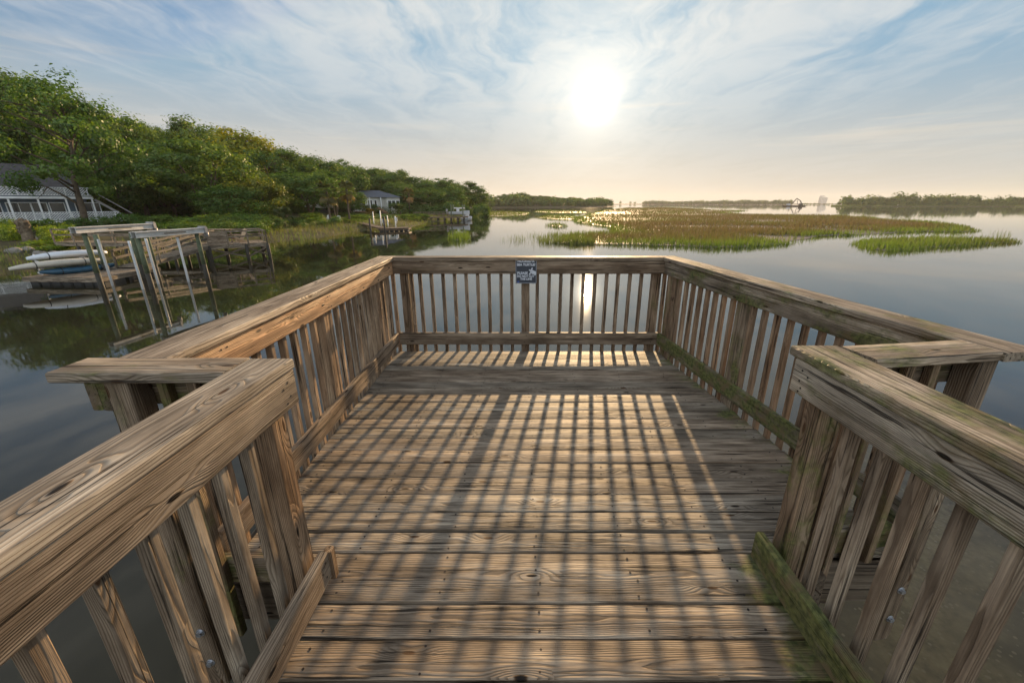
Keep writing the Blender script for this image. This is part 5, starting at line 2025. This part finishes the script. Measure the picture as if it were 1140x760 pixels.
def in_poly(p, poly):
    ins = np.zeros(len(p), bool)
    j = len(poly) - 1
    for i in range(len(poly)):
        xi, yi = poly[i]
        xj, yj = poly[j]
        ins ^= ((yi > p[:, 1]) != (yj > p[:, 1])) & (p[:, 0] < (xj - xi) * (p[:, 1] - yi) / (yj - yi + 1e-12) + xi)
        j = i
    return ins


def edge_dist(p, poly):
    best = np.full(len(p), 1e9)
    poly = np.asarray(poly)
    for a, b in zip(poly, np.roll(poly, -1, axis=0)):
        ab = b - a
        t = np.clip(((p - a) @ ab) / (ab @ ab + 1e-9), 0, 1)
        best = np.minimum(best, np.hypot(*(p - a - t[:, None] * ab).T))
    return best


def rough_poly(pxs, jag=1.0):
    w_ = [np.array(on_z(x, y, WATER_Z).xy) for x, y in pxs]
    out_ = []
    for a, b in zip(w_, w_[1:] + w_[:1]):
        L_ = np.hypot(*(b - a))
        n_ = max(2, int(L_ / 2.5))
        nn = np.array([-(b - a)[1], (b - a)[0]]) / (L_ + 1e-9)
        for k in range(n_):
            q = k / n_
            p = a + (b - a) * q
            out_.append(p + nn * (rng.normal() * 0.28 * jag * min(1, L_ / 6) if k else 0))
    return np.array(out_)


MARSH = {
    'main': [(612, 271), (640, 272.5), (665, 272.8), (707, 273.6), (760, 275), (797, 276.8), (840, 276.2), (887, 272.4), (908, 267.5), (922, 263.2), (953, 262.8), (985, 261.4), (1024, 258.6), (1092, 258.6), (1069, 250.5), (1020, 246.2), (998, 244.8), (965, 242), (930, 240.2),
             (860, 239.4), (805, 237.6), (834, 234.8), (805, 234.4), (749, 231.4), (697, 231.6), (672, 234), (655, 238.5), (639, 243), (637, 247), (655, 250.5), (673, 252.5), (682, 259.5), (655, 261), (630, 262)],
    'right': [(951, 270), (956, 277.5), (992.6, 280.6), (1024, 279.4), (1066, 276.2), (1110, 273.2), (1139, 271), (1132, 268.2), (1090, 267), (1050, 266), (1000, 266.2), (962, 267)],
    'spit': [(594, 242.2), (612, 244.4), (639, 244.6), (652, 242.8), (636, 240.6), (610, 240.2)],
    'islet': [(606, 251.6), (620, 253.2), (634, 252.2), (628, 250), (612, 249.8)],
    'bar': [(593, 236.0), (620, 237.0), (657, 236.8), (650, 235), (618, 234.8), (597, 234.6)],
    'tuft': [(495.5, 266), (505, 268.4), (517, 268.4), (525, 266), (519, 263.2), (507, 262.6)],
    'leftbar': [(538, 240.2), (552, 241), (588, 239.4), (592, 236.8), (560, 235.8), (540, 236.4)],
}
GV, GH = [], []
mud = MB()
for key, pxs in MARSH.items():
    pl_ = rough_poly(pxs, 0.6 if key in ('tuft', 'islet') else 1.0)
    # mud under the roots, a low lens rising out of the water
    cen = pl_.mean(axis=0)
    ring0 = [(x, y, WATER_Z - 0.9) for x, y in pl_]
    ring1 = [(x, y, WATER_Z - 0.25) for x, y in pl_]
    inner = []
    for i, p in enumerate(pl_):
        a, b = pl_[i - 1], pl_[(i + 1) % len(pl_)]
        tq = (b - a) / (np.hypot(*(b - a)) + 1e-9)
        nn = np.array([-tq[1], tq[0]])
        if not in_poly((p + nn * 0.2)[None], pl_)[0]:
            nn = -nn
        inner.append(p + nn * 1.3)
    ring2 = [(x, y, WATER_Z + 0.035) for x, y in inner]
    mud.quadring([ring0, ring1, ring2], True, None, (0, 0, 0), False)
    lo, hi = pl_.min(axis=0), pl_.max(axis=0)
    # sample by distance bands so that far grass stays affordable
    for (y0, y1, dens, ws, hs_) in ((30, 46, 34, 0.040, 0.86), (46, 62, 20, 0.055, 0.86), (62, 95, 9, 0.08, 0.86), (95, 150, 4.2, 0.085, 0.85), (150, 400, 1.1, 0.17, 0.85)):
        a0, a1 = max(lo[1], y0), min(hi[1], y1)
        if a1 <= a0:
            continue
        n_ = int((hi[0] - lo[0]) * (a1 - a0) * dens)
        p = np.stack([rng.uniform(lo[0], hi[0], n_), rng.uniform(a0, a1, n_)], -1)
        p = p[in_poly(p, pl_)]
        if len(p) == 0:
            continue
        ed = edge_dist(p, pl_)
        patch = vnoise(p[:, 0], p[:, 1], 5.0, 8)
        patch2 = vnoise(p[:, 0], p[:, 1], 14.0, 9)
        fine = vnoise(p[:, 0], p[:, 1], 1.2, 4)
        edge_w = 3.2 if key == 'main' else 6.0
        front = np.exp(-np.maximum(0, p[:, 1] - 44) / 60)
        hue = 0.90 - 0.66 * sstep(edge_w * 0.4, edge_w * 1.7, ed + (patch - 0.5) * 4) * (0.75 if key == 'main' else 0.35)
        hue += 0.45 * (patch2 - 0.5) + 0.25 * (fine - 0.5) + 0.25 * (patch - 0.5) + rng.normal(size=len(p)) * 0.15
        if key == 'main':
            hue -= 0.18 * sstep(0.42, 0.70, patch) * sstep(3, 7, ed)
        if key == 'tuft':
            hue = 1.0 + rng.normal(size=len(p)) * 0.05
        keep = rng.random(len(p)) < np.clip(0.55 + 0.35 * ed + 1.5 * (fine - 0.42), 0.05, 1)
        # bare mud where the creek cuts in
        if key == 'main':
            mx = (p[:, 0] - 24) / 8.0
            keep &= ~((np.abs(p[:, 1] - (51 + 1.2 * np.sin(p[:, 0] * 0.5))) < 2.2) & (p[:, 0] > 27) & (p[:, 0] < 40) & (rng.random(len(p)) < 0.93))
            keep &= ~((vnoise(p[:, 0], p[:, 1], 9.0, 12) > 0.74) & (rng.random(len(p)) < 0.8))
        if key == 'main':
            keep |= (p[:, 0] < 22) & (p[:, 1] > 55) & (rng.random(len(p)) < 0.5)
        p, ed, hue, fine, patch = p[keep], ed[keep], np.clip(hue[keep], 0, 1), fine[keep], patch[keep]
        n_ = len(p)
        z = WATER_Z + np.clip(-0.25 + ed * 0.22, -0.25, 0.03) - 0.04
        h = hs_ * 0.62 * (0.62 + 0.35 * patch + 0.30 * fine) * rng.uniform(0.45, 1.25, n_) * (1.9 if key == 'tuft' else 1.0) + 0.12
        v, hh = blades(np.stack([p[:, 0], p[:, 1], z], -1), h, ws * rng.uniform(0.7, 1.4, n_), hue, rng, 0.22)
        GV.append(v)
        GH.append(hh)
# thin straggling stems standing in the water left of the main bed
for (x0, x1, yl, n_) in ((556, 612, 268.5, 700), (585, 645, 264, 1600), (600, 660, 271, 2600), (640, 700, 262, 1500), (1085, 1125, 262.5, 160)):
    px = rng.uniform(x0, x1, n_)
    py = yl + rng.normal(size=n_) * 2.0 * (0.35 + 0.65 * (px - x0) / (x1 - x0))
    dens = ((px - x0) / (x1 - x0)) ** 1.2
    w_ = np.array([on_z(a, b, WATER_Z - 0.05) for a, b in zip(px, py)])
    k = (rng.random(n_) < dens + 0.06) & (vnoise(w_[:, 0], w_[:, 1], 1.6, 21) > 0.42)
    w_ = w_[k]
    n2 = len(w_)
    v, hh = blades(w_, rng.uniform(0.3, 0.85, n2), rng.uniform(0.018, 0.04, n2), np.clip(rng.normal(size=n2) * 0.1 + 0.75, 0, 1), rng, 0.25)
    GV.append(v)
    GH.append(hh)
tag(mud.build('marsh_mud', M['mud']), kind='structure')
tag(link('marsh_grass', np_mesh('marsh_grass', np.concatenate(GV), 4, M['grass'], np.concatenate(GH))), kind='stuff')

# reeds and weeds along the left bank
GV, GH = [], []
for (a0, a1, dens, ws, dmax, hs_) in ((8, 45, 26, 0.03, 8, 0.55), (45, 80, 16, 0.045, 9, 0.75), (80, 130, 7, 0.08, 10, 0.8), (130, 230, 2.5, 0.14, 10, 0.8)):
    xr = (-48, -12)
    n_ = int((xr[1] - xr[0]) * (a1 - a0) * dens)
    p = np.stack([rng.uniform(*xr, n_), rng.uniform(a0, a1, n_)], -1)
    dd = bank_dist(p[:, 0], p[:, 1])
    fine = vnoise(p[:, 0], p[:, 1], 1.3, 6)
    patch = vnoise(p[:, 0], p[:, 1], 4.5, 7)
    k = (dd > -0.9) & (dd < dmax) & (rng.random(n_) < np.clip(0.35 + 0.8 * (fine - 0.25), 0, 1) * np.clip(1.4 - dd / dmax, 0.15, 1))
    p, dd, fine, patch = p[k], dd[k], fine[k], patch[k]
    z = land_z(p[:, 0], p[:, 1], dd) - 0.05
    h = hs_ * rng.uniform(0.5, 1.15, len(p)) * (0.6 + 0.6 * patch)
    hue = np.clip(0.70 - 0.035 * dd * (a0 >= 45) + 0.35 * (patch - 0.5) + rng.normal(size=len(p)) * 0.12, 0, 1)
    v, hh = blades(np.stack([p[:, 0], p[:, 1], z], -1), h, ws * rng.uniform(0.7, 1.4, len(p)), hue, rng, 0.3)
    GV.append(v)
    GH.append(hh)
tag(link('bank_grass', np_mesh('bank_grass', np.concatenate(GV), 4, M['grass'], np.concatenate(GH))), kind='stuff')
# far green fringe in front of the island wood
GV, GH = [], []
n_ = 26000
q = rng.random(n_)
px = 926 + q * 330
D = np.interp(px, [925, 938, 990, 1060, 1160, 1300], [590, 570, 560, 548, 530, 490]) + rng.uniform(0, 40, n_)
w_ = np.array([at(a, 228, b) for a, b in zip(px, D)])
w_[:, 2] = WATER_Z + 0.3
v, hh = blades(w_, rng.uniform(0.7, 1.5, n_), rng.uniform(0.5, 1.1, n_), np.clip(rng.normal(size=n_) * 0.10 + 0.9, 0, 1), rng, 0.3)
tag(link('island_grass', np_mesh('island_grass', v, 4, M['grass'], hh)), kind='stuff')

# ------------------------------------------------------------------ far away: cottages, work barge, tower block
M['far_wall'] = plain('pale_cottage_wall', (0.50, 0.47, 0.42), 0.8, 0, 0.1, 0.2)
M['far_roof'] = plain('brown_cottage_roof', (0.20, 0.15, 0.11), 0.8, 0, 0.2, 0.2)
for (px, D, wd_, h_, lb) in ((592, 438, 9, 4.5, 'tiny hazy white cottage under the far bank trees, leftmost'), (600, 440, 11, 4.0, 'brown-roofed hazy cottage beside the white one on the far bank'), (609, 446, 8, 3.6, 'small pale cottage right of the brown-roofed one'), (640, 500, 10, 3.5, 'small pale cottage below the lower far trees'), (652, 520, 18, 3.6, 'long low pale building on the far bank'), (664, 540, 14, 3.6, 'pale low building near the end of the far bank')):
    p_ = at(px, 228, D)
    o = empty('cottage', (p_.x, p_.y, WATER_Z + 0.4), 0.1)
    tag(o, lb, 'cottage')
    m_ = MB()
    m_.beam((0, 3, 0), (0, 3, h_), (0, 1, 0), wd_, 6, 0.01)
    m_.build('wall', M['far_wall'], o)
    m_ = MB()
    m_.quadring([[(-wd_ / 2 - 0.5, -0.5, h_ + 0.01), (wd_ / 2 + 0.5, -0.5, h_ + 0.01), (wd_ / 2 + 0.5, 6.5, h_ + 0.01), (-wd_ / 2 - 0.5, 6.5, h_ + 0.01)], [(-wd_ / 2 + 1, 2.9, h_ + 2.2), (wd_ / 2 - 1, 2.9, h_ + 2.2), (wd_ / 2 - 1, 3.1, h_ + 2.2), (-wd_ / 2 + 1, 3.1, h_ + 2.2)]], True)
    m_.build('roof', M['far_roof'], o)
    for k in (-1, 1):
        m_ = MB()
        m_.beam((k * wd_ * 0.22, -0.02, 1.2), (k * wd_ * 0.22, -0.02, 2.6), (0, 1, 0), 1.2, 0.06, 0.004)
        m_.build('window', M['glass'], o)

p_ = on_z(887, 229.8, WATER_Z)
br_ = empty('crane_barge', (p_.x, p_.y, WATER_Z))
S_ = 455 / FPX
tag(br_, 'dark work barge with a bent crane arm on the open water', 'barge')
D_ = p_.y
k_ = D_ / FPX * 1.0                                     # metres per pixel at that distance
m_ = MB()
m_.quadring([[(-11 * k_, 0, -0.4), (8 * k_, 0, -0.4), (8 * k_, 7, -0.4), (-11 * k_, 7, -0.4)], [(-12 * k_, -0.4, 1.4), (10.5 * k_, -0.4, 1.4), (10.5 * k_, 7.4, 1.4), (-12 * k_, 7.4, 1.4)]], True)
m_.build('hull', M['rust'], br_)
for nm, a_, b_, r_ in (('boom', (-4, 2.6), (0.0, 8.0), 0.42), ('boom', (0.0, 8.0), (4.4, 5.4), 0.42), ('boom', (4.4, 5.4), (6.0, 2.2), 0.5), ('mast', (-7.0, 1.4), (-6.8, 5.0), 0.3), ('mast', (1.8, 1.4), (0.6, 6.6), 0.22)):
    m_ = MB()
    m_.beam((a_[0] * k_, 3, a_[1] * k_), (b_[0] * k_, 3, b_[1] * k_), (0, 1, 0), r_ * 2, r_ * 2, 0.05)
    m_.build(nm, M['rust'], br_)
m_ = MB()
m_.box((5.4 * k_, 3.5, 2.6), (3.4 * k_, 3.2, 2.4), 0.2)
m_.build('cab', M['rust'], br_)
m_ = MB()
m_.box((-7.5 * k_, 3.5, 2.5), (3.0 * k_, 3.2, 2.2), 0.2)
m_.build('deckhouse', M['hull'], br_)

p_ = at(917, 225, 2450)
tw = empty('tower_block', (p_.x, p_.y, WATER_Z))
M['tower'] = plain('haze_paled_tower_wall', (0.62, 0.60, 0.56), 0.8, 0, 0.06, 0.05)  # wall colour lightened to stand in for fading by haze
tag(tw, 'pale stepped tower block alone on the misty horizon', 'tower')
kk = 2450 / FPX * 0.82
m_ = MB()
m_.quadring([[(x * kk, y, 0) for x, y in ((-3.6, 0), (3.8, 0), (3.8, 25), (-3.6, 25))], [(x * kk, y, z * kk) for x, y, z in ((-3.6, 0, 9.8), (4.8, 0, 8.2), (4.8, 25, 8.2), (-3.6, 25, 9.8))]], True)
m_.build('wall', M['tower'], tw)
m_ = MB()
m_.quadring([[(x * kk, y, 9.9 * kk) for x, y in ((-3.5, 1), (0.4, 1), (0.4, 24), (-3.5, 24))], [(x * kk, y, z * kk) for x, y, z in ((-2.0, 1, 11.4), (-0.4, 1, 11.2), (-0.4, 24, 11.2), (-2.0, 24, 11.4))]], True)
m_.build('roof', M['tower'], tw)
m_ = MB()
for r_ in range(9):
    m_.beam((-3.3 * kk, -0.06, (1.0 + r_ * 0.85) * kk), (3.6 * kk, -0.06, (1.0 + r_ * 0.85) * kk), (0, 0, 1), 0.1, 0.25 * kk, 0.01)
m_.build('window', M['glass'], tw)

# ------------------------------------------------------------------ the air
hz_m, t, out = new_mat('morning_haze')
pv = t.add('ShaderNodeVolumePrincipled')
pv.inputs['Color'].default_value = (0.97, 0.95, 0.92, 1)
pv.inputs['Density'].default_value = 0.00011
pv.inputs['Anisotropy'].default_value = 0.2
t.l.new(pv.outputs[0], out.inputs['Volume'])
hm = MB()
hm.prism([(-3950, -290), (3950, -290), (3950, 4150), (-3950, 4150)], -5.6, 80.0)
tag(hm.build('haze', hz_m), kind='stuff')
